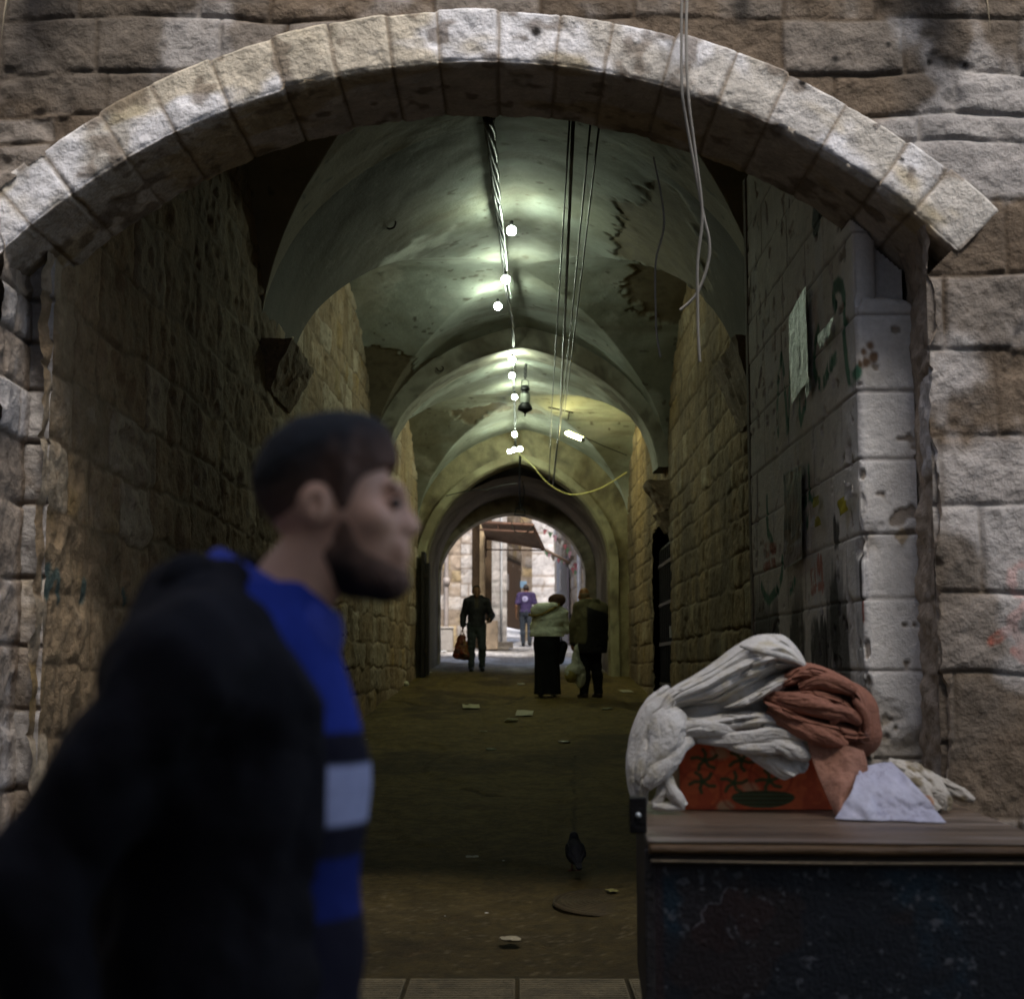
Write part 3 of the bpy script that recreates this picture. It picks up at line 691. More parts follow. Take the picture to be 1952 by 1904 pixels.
# cross wall with the second pointed arch, then a barrel vault to the far mouth
ARCH3 = dict(c=.01, h=1.74, zsp=3.42, rise=1.95)
g3 = gz(28)-.1
inn3 = arch_path(ARCH3['c'], ARCH3['h'], ARCH3['zsp'], ARCH3['rise'], g3, 90, .2)
def rect_outer(inner, xl, xr, zt, c, zsp):
    o = []
    for x, z in inner:
        if z <= zsp+1e-6: o.append((xl if x < c else xr, z))
        else:
            dx, dz = x-c, z-zsp; tx = ((xr if dx > 0 else xl)-c)/dx if abs(dx) > 1e-6 else 1e9; tz = (zt-zsp)/max(dz, 1e-6)
            t = min(tx, tz); o.append((c+dx*t, zsp+dz*t))
    return np.array(o)
out3 = rect_outer(inn3, -2.3, 2.5, 6.6, .01, 3.42)
ring('cross_wall', inn3, out3, 28.0, 28.6, 14, 10, 111, (.26, .225, .13), (.13, .10, .05), .02, m=M_STONE)
inn3b = arch_path(.01, 1.70, 3.42, 2.02, g3, 90, .2); out3b = arch_path(.01, 1.95, 3.42, 2.2, g3, 90, .16)
ring('arch_moulding', arch_path(.01, 1.765, 3.42, 1.97, g3, 90, .2), arch_path(.01, 1.93, 3.42, 2.13, g3, 90, .2), 27.9, 28.05, 3, 3, 113, (.29, .265, .16), (.17, .14, .08), .02)
INB = arch_path(.0, 1.80, 3.45, 1.75, gz(28.6)-.1, 80, .08)
bys = np.linspace(28.6, 32.05, 40); V = np.stack([np.stack([INB[:, 0]*(1-.012*(y-28.6)), np.full(len(INB), y), INB[:, 1]], -1) for y in bys], 1)
cc = mix(np.broadcast_to(C3((.21, .17, .12)), V.shape), C3((.10, .075, .05)), ss(fbm(V[..., 0], V[..., 1], V[..., 2], 4, 121), .45, .65))
V = V + (.05*(fbm(V[..., 0]*2, V[..., 1]*2, V[..., 2]*2, 4, 122)-.5))[..., None]
grid_obj('barrel_vault', V, M_STONE, rootT, cc, flip=False)
INF = arch_path(-.10, 1.60, 3.40, 1.42, gz(32)-.1, 90, .06)
ring('far_arch', INF, rect_outer(INF, -6.5, 6.5, 7.0, -.1, 3.4), 32.0, 32.7, 20, 8, 131, (.36, .31, .22), (.18, .14, .09), .015, m=M_STONE)
# roof over the whole passage, outer flanks
boxes('roof', [((0, 20, 7.0), (13, 25.2, .4))], mat('roof_slab', (.3, .26, .2), .95, .2), rootT, 0)
boxes('outer_mass', [((-4.4, 19.8, 3.0), (3.6, 24.9, 6.2)), ((4.45, 19.8, 3.0), (3.6, 24.9, 6.2))], mat('outer_masonry', (.3, .25, .19), .95, .2), rootT, 0)

# ------------------------------------------------------------------ lamps, wires and things hung from the vault
M_BULB = emit('lit_bulb', BULB_COL, BULB_STR)
def bulb(px, py, z, r, label, horiz=None):
    r *= .80
    c = PZ(px, py, z); root = empty('light_bulb', tuple(c)); tag(root, label, 'light bulb', 'bulbs strung along the vault')
    th = np.linspace(-math.pi/2, 1.25, 12); prof_ = [(r*math.cos(t), r*math.sin(t)) for t in th]
    lathe('globe', prof_, M_BULB, root, 20)
    lathe('socket', [(r*.34, r*.93), (r*.42, r*1.0), (r*.42, r*1.9), (r*.25, r*2.1), (.004, r*2.1)], M_BLACK, root, 14)
    return root
BL = [(975, 440, 5.93, .062, 'largest lit round bulb, nearest the mouth and right of the cable'),
      (964, 533, 5.93, .060, 'lit round bulb hanging from the cable just below the crossing of the near vault'),
      (949, 584, 5.93, .058, 'lit round bulb left of the cable, just before the pointed rib'),
      (976, 686, 5.85, .058, 'lit round bulb hanging just past the pointed rib beside the lantern chain'),
      (976, 716, 5.82, .055, 'lit round bulb level with the top of the hanging lantern'),
      (981, 757, 5.78, .055, 'lit round bulb left of the body of the hanging lantern'),
      (981, 828, 5.55, .055, 'lit round bulb alone above the last cluster, left of the tube light'),
      (980, 857, 5.45, .050, 'left bulb of the touching pair at the far end of the cable'),
      (991, 856, 5.45, .055, 'right bulb of the touching pair at the far end, where the yellow cable starts'),
      (971, 861, 5.45, .040, 'smallest dim lit bulb left of the pair at the far end of the cable')]
for b in BL: bulb(*b)
cz = [6.12]*5 + [6.08, 6.05, 5.98, 5.95, 5.92, 5.7, 5.62]
cp = [(932, 224), (941, 310), (949, 390), (957, 450), (962, 505), (967, 560), (976, 605), (979, 650), (979, 705), (981, 765), (982, 830), (984, 852)]
path = smooth_path([PZ(a, b, z) for (a, b), z in zip(cp, cz)], 14)
L = []
rr = np.interp(np.linspace(0, 1, len(path)), [0, .25, .5, 1], [.040, .026, .016, .014])
for k in range(4):
    ph = k*math.pi/2; tt = np.linspace(0, 1, len(path))*40
    off = np.stack([np.cos(tt+ph), 0*tt, np.sin(tt+ph)], -1)*(rr*.85)[:, None]
    L.append((path+off, rr*.55))
tag(tubes('cable_bundle', L, M_CABLE, n=6), 'thick twisted bundle of black cables running along the crown of the vault', 'cable')
tp = [PZ(a, b, z) for a, b, z in ((948, 385, 6.10), (955, 420, 6.10), (961, 480, 6.10), (965, 528, 6.08), (972, 560, 6.05))]
tag(tubes('slack_wire', [(smooth_path([p + np.array([.02, 0, -.03-.02*math.sin(i*2)]) for i, p in enumerate(tp)], 10), .008)], M_SILVER, n=6), 'pale slack wire wound loosely under the black cable bundle', 'cable')
for i, ((x0, y0), (x1, y1), rad, lab) in enumerate((((1086, 244), (1051, 790), .008, 'thin taut wire under the vault, leftmost of the four'), ((1093, 244), (1068, 800), .015, 'thickest of the four taut wires under the vault'),
                               ((1126, 249), (1071, 792), .008, 'thin taut wire just right of the thickest one'), ((1143, 251), (1076, 788), .008, 'thin taut wire under the vault, rightmost of the four'))):
    a = P(x0, y0-18, 10.6); b = P(x1, y1, 24.0); pts = [a+(b-a)*t + np.array([0, 0, -.03*math.sin(math.pi*t)]) for t in np.linspace(0, 1, 16)]
    if i < 2: pts += [P(x1-(8 if i else 2), y1+70, 25.5), P(x1-(14 if i else 5), 925, 27.2)]
    tag(tubes('taut_wire', [(np.array(pts), rad)], M_CABLE, n=6), lab, 'wire', 'taut wires strung under the vault')
tag(tubes('wire_bracket', [(np.array([P(1045, 776, 24), P(1093, 787, 24)]), .013), (np.array([P(1085, 785, 24), P(1083, 800, 24)]), .009)], M_IRON), 'rusty iron cross bar that spreads the taut wires', 'bracket')
# loops of pale cable hanging in front of the arch
def hang(pts, Y, r, lab, m=M_PALEWIRE):
    tag(tubes('hanging_cable', [(smooth_path([P(x, y, Y + (.30*max(0, (y-150)/500) if Y < 6.6 else 0)) for x, y in pts], 10), r)], m), lab, 'cable', 'cables hanging in front of the arch')
hang([(1301, -60), (1299, 60), (1300, 170), (1308, 230), (1326, 330), (1341, 410), (1352, 460), (1349, 505), (1328, 560), (1296, 592)], 6.53, .0068, 'pale cable hanging over the arch that curls left at its lower end')
hang([(1312, -60), (1308, 60), (1312, 180), (1324, 280), (1337, 380), (1338, 430), (1330, 500), (1330, 580), (1331, 640), (1334, 690)], 6.50, .0068, 'pale cable hanging over the arch, straight and dangling lowest')
hang([(1246, 300), (1266, 420), (1250, 500), (1250, 600), (1252, 640), (1259, 682)], 7.5, .005, 'thin pale cable hanging left of the two thicker ones inside the arch')
# lantern on its chain
def lantern():
    top = P(1004, 634, 21.3); root = wempty('lantern', tuple(P(1001, 790, 22.0)))
    tag(root, 'black metal lantern hanging on a chain under the vault right of the bulbs', 'lantern')
    hook = P(1001, 722, 22.0); base = P(1001, 788, 22.0); hgt = hook[2]-base[2]
    bm = bmesh.new()
    for i in range(24):
        p = top+(hook-top)*(i+.5)/24; m = Matrix.Translation(Vector(p)) @ Matrix.Rotation((i % 2)*math.pi/2, 4, 'Z') @ Matrix.Rotation(math.pi/2, 4, 'X')
        R_, r_ = .032, .008
        vs = [[bm.verts.new(m @ Vector(((R_*.6+r_*math.cos(b))*math.cos(a), (R_+r_*math.cos(b))*math.sin(a), r_*math.sin(b)))) for b in np.linspace(0, 2*math.pi, 6)[:-1]] for a in np.linspace(0, 2*math.pi, 11)[:-1]]
        for a in range(10):
            for b in range(5): bm.faces.new((vs[a][b], vs[(a+1) % 10][b], vs[(a+1) % 10][(b+1) % 5], vs[a][(b+1) % 5]))
    bm_obj('chain', bm, M_BLACK, root)
    lathe('body', [(.01, hgt*.82), (.05, hgt*.80), (.055, hgt*.74), (.07, hgt*.73), (.07, hgt*.66), (.05, hgt*.65), (.05, hgt*.6), (.068, hgt*.58), (.068, hgt*.28), (.085, hgt*.26), (.10, hgt*.22), (.115, hgt*.12), (.10, hgt*.08), (.05, hgt*.04), (.02, 0)], M_BLACK, root, 18, loc=tuple(base))
    lathe('glass', [(.074, hgt*.30), (.078, hgt*.44), (.074, hgt*.56)], mat('dusty_glass', (.25, .26, .22), .15, .1, 20, 0, spec=.6), root, 18, loc=tuple(base))
    tubes('bail', [(smooth_path([base+np.array([s_*.055, 0, hgt*.75]), base+np.array([s_*.05, 0, hgt*.92]), base+np.array([0, 0, hgt*1.0])], 6), .006) for s_ in (-1, 1)], M_BLACK, root)
    tubes('finial', [(np.array([base+np.array([0, 0, .01]), base+np.array([0, 0, -.05])]), .012)], M_BLACK, root)
lantern()
# tube light
def tube_light():
    a, b = P(1080, 826, 25.4), P(1110, 838, 24.6); root = wempty('tube_light', tuple(a)); tag(root, 'glowing fluorescent tube light on the right web of the far vault', 'tube light')
    tubes('tube', [(np.array([a+(b-a)*t for t in np.linspace(.0, 1, 6)]), .028)], emit('lit_tube', (1.0, .93, .42), TUBE_STR), root, 12)
    up = np.array([.03, 0, .045]); tubes('batten', [(np.array([a+up-(b-a)*.04, b+up+(b-a)*.04]), .014)], mat('batten_enamel', (.5, .5, .42), .5), root, 6)
    tubes('cap', [(np.array([a-(b-a)*.05, a]), .034)], M_WIRE, root); tubes('cap', [(np.array([b, b+(b-a)*.05]), .034)], M_WIRE, root)
    tag(tubes('lamp_cord', [(smooth_path([b+up, P(1150, 850, 24.6), P(1195, 868, 24.5)], 8), .007)], M_CABLE, n=5), 'thin dark cord running from the tube light to the right wall', 'cable')
tube_light()
tag(tubes('yellow_cable', [(smooth_path([P(986, 862, 26.4), P(1000, 874, 26.3), P(1013, 886, 26.2), P(1020, 893, 26), P(1038, 915, 26), P(1060, 932, 26), P(1085, 942, 26), P(1115, 940, 26), P(1150, 928, 26), P(1195, 900, 26.2)], 10), .011)],
          mat('yellow_insulation', (.50, .48, .20), .5, .1), n=6), 'yellowish cable sagging from the bulbs to the right wall', 'cable')
tag(tubes('dark_cord', [(smooth_path([P(985, 922, 27.6), P(965, 924, 27.6), P(930, 932, 27.6), P(890, 936, 27.7), P(850, 945, 27.8)], 10), .010)], M_CABLE, n=6), 'dark cord sagging left under the last pointed arch', 'cable')
def pendant():
    root = wempty('pendant_frame', tuple(P(992, 975, 29.5))); tag(root, 'empty black lamp frame hanging on a cord at the far mouth of the passage', 'lamp frame')
    tubes('cord', [(smooth_path([P(991, 868, 27.8), P(991, 905, 28.2), P(990, 935, 29), P(993, 962, 29.5)], 8), .02), (smooth_path([P(992, 900, 29.3), P(999, 935, 29.4), P(996, 962, 29.5)], 8), .010)], M_BLACK, root)
    tubes('frame', [(np.array([P(984, 968, 29.5), P(981, 981, 29.5), P(1001, 982, 29.5), P(1000, 971, 29.5), P(984, 968, 29.5)]), .018), (np.array([P(992, 958, 29.5), P(992, 972, 29.5)]), .035)], M_BLACK, root)
pendant()
tag(tubes('loose_cord', [(smooth_path([P(975, 994, 31.9), P(981, 1012, 31.9), P(998, 1016, 31.9), P(1015, 1008, 31.9), P(1018, 1000, 31.9)], 8), .012)], M_PALEWIRE), 'pale loop of loose cord hanging below the lamp frame', 'cable')
for px, py, lab in ((742, 433, 'bent iron hook in the dark near vault, left of the bulbs'), (838, 706, 'bent iron hook on the left shoulder of the pointed rib')):
    c = vhit(px, py) if py < 600 else P(px, py, 20.35); k = 1.0 if py < 600 else .8
    tag(tubes('iron_hook', [(smooth_path([c + np.array(p)*k for p in ((-.06, 0, .05), (-.01, -.02, -.02), (.05, -.05, -.02), (.07, -.06, .03), (.04, -.06, .06))], 6), .010)], M_IRON), lab, 'hook')

# ------------------------------------------------------------------ doors and fittings on the passage walls
def grille_door():
    root = empty('grille_door', (2.18, 21.65, gz(21.7))); tag(root, 'tall dark iron door set in the right wall of the passage', 'door')
    boxes('leaf', [((.10, 0, 1.15), (.05, 2.5, 2.5))], mat('dark_door', (.022, .020, .018), .6, .3, 6, .3), root)
    bm = bmesh.new()
    for i in range(9): box(bm, (.05, -1.12+i*.28, 1.15), (.03, .03, 2.4))
    for z in (.3, .9, 1.5, 2.1): box(bm, (.035, 0, z), (.025, 2.4, .05))
    bm_obj('bars', bm, M_BLACK, root, .003)
    boxes('handle', [((.0, -.95, 1.05), (.06, .05, .16))], M_SILVER, root)
grille_door()
def post_door():
    X, Y = -1.83, 27.7; root = empty('door_leaf', (X, Y, gz(Y))); tag(root, 'black wooden door leaf folded back against the left side of the last arch', 'door')
    boxes('board', [((.06, 0, 1.18), (.07, .5, 2.36)), ((.14, .0, 1.1), (.07, .3, 2.1))], mat('black_wood', (.018, .014, .011), .7, .3, 8, .4), root, .006)
    for z in (1.9, .5): boxes('hinge', [((.12, -.26, z), (.05, .02, .08))], M_IRON, root)
post_door()

# ------------------------------------------------------------------ things fixed to the graffiti pier
def sheet(name, corners, nu, nv, m, amp, seed, lab, cat, colf=None, X=PXW-.035):
    c = [PX(px, py, X) for px, py in corners]
    s, t = np.meshgrid(np.linspace(0, 1, nu), np.linspace(0, 1, nv), indexing='ij')
    V = (c[0]*((1-s)*(1-t))[..., None] + c[1]*(s*(1-t))[..., None] + c[2]*(s*t)[..., None] + c[3]*((1-s)*t)[..., None])
    V[..., 0] += amp*(np.abs(fbm(V[..., 1]*9, V[..., 2]*5, 1, 4, seed)-.5)*4-.6) + amp*.3*(fbm(V[..., 1]*30, V[..., 2]*22, 1, 3, seed+1)-.5)
    cols = colf(s, t) if colf else None
    n0, n1 = s.shape; back = V.copy(); back[..., 0] += .004
    o = grid_obj(name, V, m, None, cols, flip=True); tag(o, lab, cat); return o
m_foil = mat('crumpled_foil', (.30, .36, .33), .42, .45, 10, .7, 14, .25, .5)
sheet('plastic_sheet', [(1503, 607), (1535, 545), (1541, 722), (1508, 772)], 40, 120, m_foil, .005, 201, 'shiny crumpled plastic sheet pasted high on the graffiti pier', 'plastic sheet')
sheet('foil_scrap', [(1562, 640), (1592, 600), (1588, 625), (1566, 668)], 12, 12, m_foil, .02, 203, 'small shiny torn scrap between the green letters on the pier', 'scrap')
sheet('foil_scrap', [(1536, 728), (1545, 718), (1546, 742), (1538, 762)], 10, 12, m_foil, .015, 205, 'small shiny torn scrap just below the large plastic sheet', 'scrap')
def poster_col(s, t):
    c = mix(np.broadcast_to(C3((.030, .022, .016)), s.shape+(3,)), C3((.12, .065, .03)), ss(fbm(s*4, t*9, 1, 4, 211), .48, .62))
    c = mix(c, C3((.16, .07, .035)), np.exp(-((s-.5)/.22)**2-((t-.42)/.16)**2)*.8)
    c = mix(c, C3((.09, .10, .06)), ss(fbm(s*5, t*11, 3, 4, 212), .55, .66)*ss(t, .35, .1)*.7)
    c = mix(c, C3((.27, .24, .27)), ss(t, .62, .74)*ss(fbm(s*4, t*12, 4, 3, 213), .3, .6)); c = mix(c, C3((.20, .13, .11)), ss(t, .80, .86)*.6)
    e = np.minimum(np.minimum(s, 1-s), np.minimum(t, 1-t)); return mix(c, C3((.35, .34, .31)), 1-ss(e, .005, .03))
sheet('poster', [(1494, 903), (1528, 884), (1530, 1064), (1494, 1087)], 50, 160, mat('glossy_poster', None, .6, .1, 10, .1, 60, spec=.25), .006, 210, 'narrow dark glossy poster on the graffiti pier with a pale lower edge', 'poster', poster_col)
def scrap(pts, rgb, lab, seed):
    c = [PX(px, py, PXW-.03) if px < 1640 else P(px, py, PYF-.03) for px, py in pts]; n = 10
    s, t = np.meshgrid(np.linspace(0, 1, n), np.linspace(0, 1, n), indexing='ij')
    V = (c[0]*((1-s)*(1-t))[..., None] + c[1]*(s*(1-t))[..., None] + c[2]*(s*t)[..., None] + c[3]*((1-s)*t)[..., None])
    V += np.array([1., .3, .5])*(.05*(fbm(V[..., 1]*14, V[..., 2]*14, 2, 3, seed)-.5))[..., None] - np.array([.01, 0, 0])
    tag(grid_obj('paper_scrap', V, mat('scrap_paper', rgb, .8, .2, 20, .2), None, flip=True), lab, 'paper scrap', 'torn paper scraps on the pier')
scrap([(1616, 915), (1630, 925), (1634, 945), (1617, 952)], (.5, .47, .43), 'torn white paper scrap curling off the graffiti pier near its corner', 221)
scrap([(1602, 955), (1612, 945), (1615, 975), (1604, 985)], (.34, .29, .03), 'torn yellow paper scrap left of the curling white one on the pier', 222)
scrap([(1552, 950), (1562, 944), (1564, 962), (1554, 968)], (.32, .29, .04), 'upper small yellow scrap right of the dark poster', 223)
scrap([(1556, 990), (1565, 982), (1569, 1000), (1559, 1004)], (.33, .29, .06), 'lower small yellow scrap right of the dark poster', 224)
scrap([(1548, 988), (1554, 982), (1556, 1000), (1550, 1004)], (.5, .48, .46), 'tiny white scrap beside the lower yellow one on the pier', 225)

# ================================================================== PEOPLE
def T3(a): return tuple(float(x) for x in a)
def figure(**k):
    J = dict(H=(0, -.02, 1.63), NB=(0, .01, 1.45), SR=(-.18, 0, 1.40), ER=(-.22, .02, 1.12), WR=(-.22, -.05, .87), SL=(.18, 0, 1.40), EL=(.22, .02, 1.12), WL=(.22, -.05, .87),
             HR=(-.09, .0, .92), KR=(-.10, -.02, .50), AR=(-.10, .02, .085), HL=(.09, .0, .92), KL=(.10, -.02, .50), AL=(.10, .02, .085), CH=(0, 0, 1.26), BE=(0, 0, 1.06), PE=(0, .01, .93), fr=(-.02, -1), fl=(.02, -1), hs=1.0)
    J.update(k); hs = J['hs']; H = np.array(J['H'])
    head = [('e', T3(H+np.array((0, .012, .03))*hs), T3(np.array((.076, .092, .092))*hs)), ('e', T3(H+np.array((0, -.035, -.035))*hs), T3(np.array((.060, .066, .085))*hs)),
            ('c', T3(H+np.array((0, -.062, -.095))*hs), T3(H+np.array((0, .005, -.06))*hs), .030*hs, .048*hs), ('e', T3(H+np.array((0, -.088, -.098))*hs), T3(np.array((.024, .018, .018))*hs)),
            ('c', T3(H+np.array((0, -.094, .012))*hs), T3(H+np.array((0, -.112, -.028))*hs), .008*hs, .011*hs), ('c', T3(H+np.array((-.030, -.090, .022))*hs), T3(H+np.array((.030, -.090, .022))*hs), .011*hs, .011*hs),
            ('c', T3(H+np.array((-.018, -.098, -.060))*hs), T3(H+np.array((.018, -.098, -.060))*hs), .009*hs, .009*hs), ('c', T3(H+np.array((-.015, -.096, -.073))*hs), T3(H+np.array((.015, -.096, -.073))*hs), .009*hs, .009*hs)]
    for s in (-1, 1):
        head.append(('e', T3(H+np.array((s*.078, .018, -.008))*hs), T3(np.array((.009, .017, .027))*hs)))
        head.append(('c', T3(H+np.array((s*.070, .018, -.01))*hs), T3(H+np.array((s*.079, .02, .0))*hs), .012*hs, .009*hs))
        head.append(('e', T3(H+np.array((s*.010, -.102, -.031))*hs), T3(np.array((.010, .011, .009))*hs)))
        head.append(('e', T3(H+np.array((s*.045, -.062, -.022))*hs), T3(np.array((.022, .024, .022))*hs)))
    sub = [('e', T3(H+np.array((s*.033, -.104, .002))*hs), T3(np.array((.018, .016, .010))*hs)) for s in (-1, 1)] + [('e', T3(H+np.array((s*.090, .015, -.004))*hs), T3(np.array((.007, .010, .016))*hs)) for s in (-1, 1)]
    eyes = [('e', T3(H+np.array((s*.032, -.084, .001))*hs), T3(np.array((.014, .012, .012))*hs)) for s in (-1, 1)]
    neck = [('c', J['NB'], T3(H+np.array((0, .012, -.06))*hs), .062, .054)]
    torso = [('e', J['CH'], (.165, .115, .21)), ('e', J['BE'], (.150, .112, .18)), ('e', J['PE'], (.165, .122, .13)), ('c', J['NB'], J['SR'], .075, .060), ('c', J['NB'], J['SL'], .075, .060)]
    arms = [[('c', J['S'+s], J['E'+s], .056, .042), ('c', J['E'+s], J['W'+s], .042, .029)] for s in 'RL']
    legs = [[('c', J['H'+s], J['K'+s], .088, .057), ('c', J['K'+s], T3(np.array(J['K'+s])*.62+np.array(J['A'+s])*.38+np.array((0, .022, 0))), .053, .052), ('c', T3(np.array(J['K'+s])*.62+np.array(J['A'+s])*.38+np.array((0, .022, 0))), J['A'+s], .052, .036)] for s in 'RL']
    feet = []
    for s, f in (('R', J['fr']), ('L', J['fl'])):
        a = np.array(J['A'+s]); d = np.array((f[0], f[1], 0.)); d /= np.linalg.norm(d)
        feet.append([('c', T3(a), T3(a-d*.035-np.array((0, 0, .035))), .038, .036), ('c', T3(a-d*.03-np.array((0, 0, .045))), T3(a+d*.13-np.array((0, 0, .055))), .034, .030), ('c', T3(a+d*.02), T3(a+d*.12-np.array((0, 0, .05))), .036, .028)])
    return dict(J=J, head=head, headsub=sub, eyes=eyes, neck=neck, torso=torso, arms=arms, legs=legs, feet=feet)
def hand(W, d, side, curl=.9, h=.0042, spread=.9):
    """palm, four unequal fingers bending towards the palm, and a thumb from the side of the palm"""
    W, d, side = np.array(W, float), np.array(d, float), np.array(side, float); d /= np.linalg.norm(d); side -= d*side.dot(d); side /= np.linalg.norm(side); n = np.cross(d, side)
    pr = [('c', T3(W-d*.03), T3(W+d*.01), .026, .024)]
    for i, (o, ln) in enumerate(((.030, .072), (.010, .082), (-.010, .076), (-.029, .060))):
        kn = W + d*(.088 - .006*abs(i-1)) + side*o*1.02; pr.append(('c', T3(W+d*.005+side*o*.55), T3(kn), .0135, .0105))
        a = curl*(.45+.08*i); p = kn; dd = d.copy()
        for j, fr in enumerate((.45, .32, .23)):
            dd = d*math.cos(a*(j+1)) + n*math.sin(a*(j+1)); q = p + (dd + side*o*.3*spread)*ln*fr*1.0; pr.append(('c', T3(p), T3(q), .0092-.0008*j, .0085-.0009*j)); p = q
    b = W + d*.022 + side*.024; m = b + d*.032 + side*.028 + n*.012; e = m + d*.030 + side*.006 + n*.016
    pr += [('c', T3(W+d*.01+side*.01), T3(b), .016, .0145), ('c', T3(b), T3(m), .0135, .0105), ('c', T3(m), T3(e), .0102, .0078)]
    return sdf_arrays(pr, h, .006)
def wrinkle(amp, f=(9, 9, 5), seed=0):
    def post(X, Y, Z, D):
        m = np.abs(D) < .06; r = D.copy()
        x, y, z = X[m], Y[m], Z[m]; q = np.abs(fbm(x*f[0]+z*2, y*f[1], z*f[2]*1.4-x*2, 3, seed)-.5)*2
        r[m] += amp*(q-.25)*-1.6 + amp*.4*(fbm(x*30, y*30, z*30, 2, seed+1)-.5); return r
    return post
def chain(*fs):
    def post(X, Y, Z, D):
        for f in fs: D = f(X, Y, Z, D)
        return D
    return post
def cut(fn): return lambda X, Y, Z, D: np.maximum(D, fn(X, Y, Z))
def cloth(name, rgb, rough=.85, **k): return mat(name, rgb, rough, k.pop('var', .18), k.pop('vs', 9), k.pop('bump', .25), k.pop('bs', 90), **k)
def body(label, loc, rz, F, skin=M_SKIN, h=.011, hands=True, handspec=None, group=None, hh=.0055):
    J = F['J']; pr = F['torso'] + F['neck'] + F['arms'][0] + F['arms'][1] + F['legs'][0] + F['legs'][1] + F['feet'][0] + F['feet'][1]
    V0, Q0 = sdf_arrays(pr, h, .03); parts = [(V0, Q0), sdf_arrays(F['head'] + [('c', J['NB'], F['neck'][0][2], .055, .050)], hh, .018, None, F['headsub']), sdf_arrays(F['eyes'], .004, .002)]
    for s in 'RL':
        W, E = np.array(J['W'+s]), np.array(J['E'+s]); sg = -1 if s == 'R' else 1
        hsp = (handspec or {}).get(s, {}); parts.append(hand(W, hsp.get('d', W-E), hsp.get('side', (0, -1, 0)), hsp.get('curl', .55)*(1 if s == 'L' else -1)*(1), .0045))
    off = 0; Vs, Qs = [], []
    for V, Q in parts: Vs.append(V); Qs.append(Q+off); off += len(V)
    o = mesh_obj('person', np.vstack(Vs), np.vstack(Qs), skin); o.location = loc; o.rotation_euler = (0, 0, rz); tag(o, label, 'person', group); return o

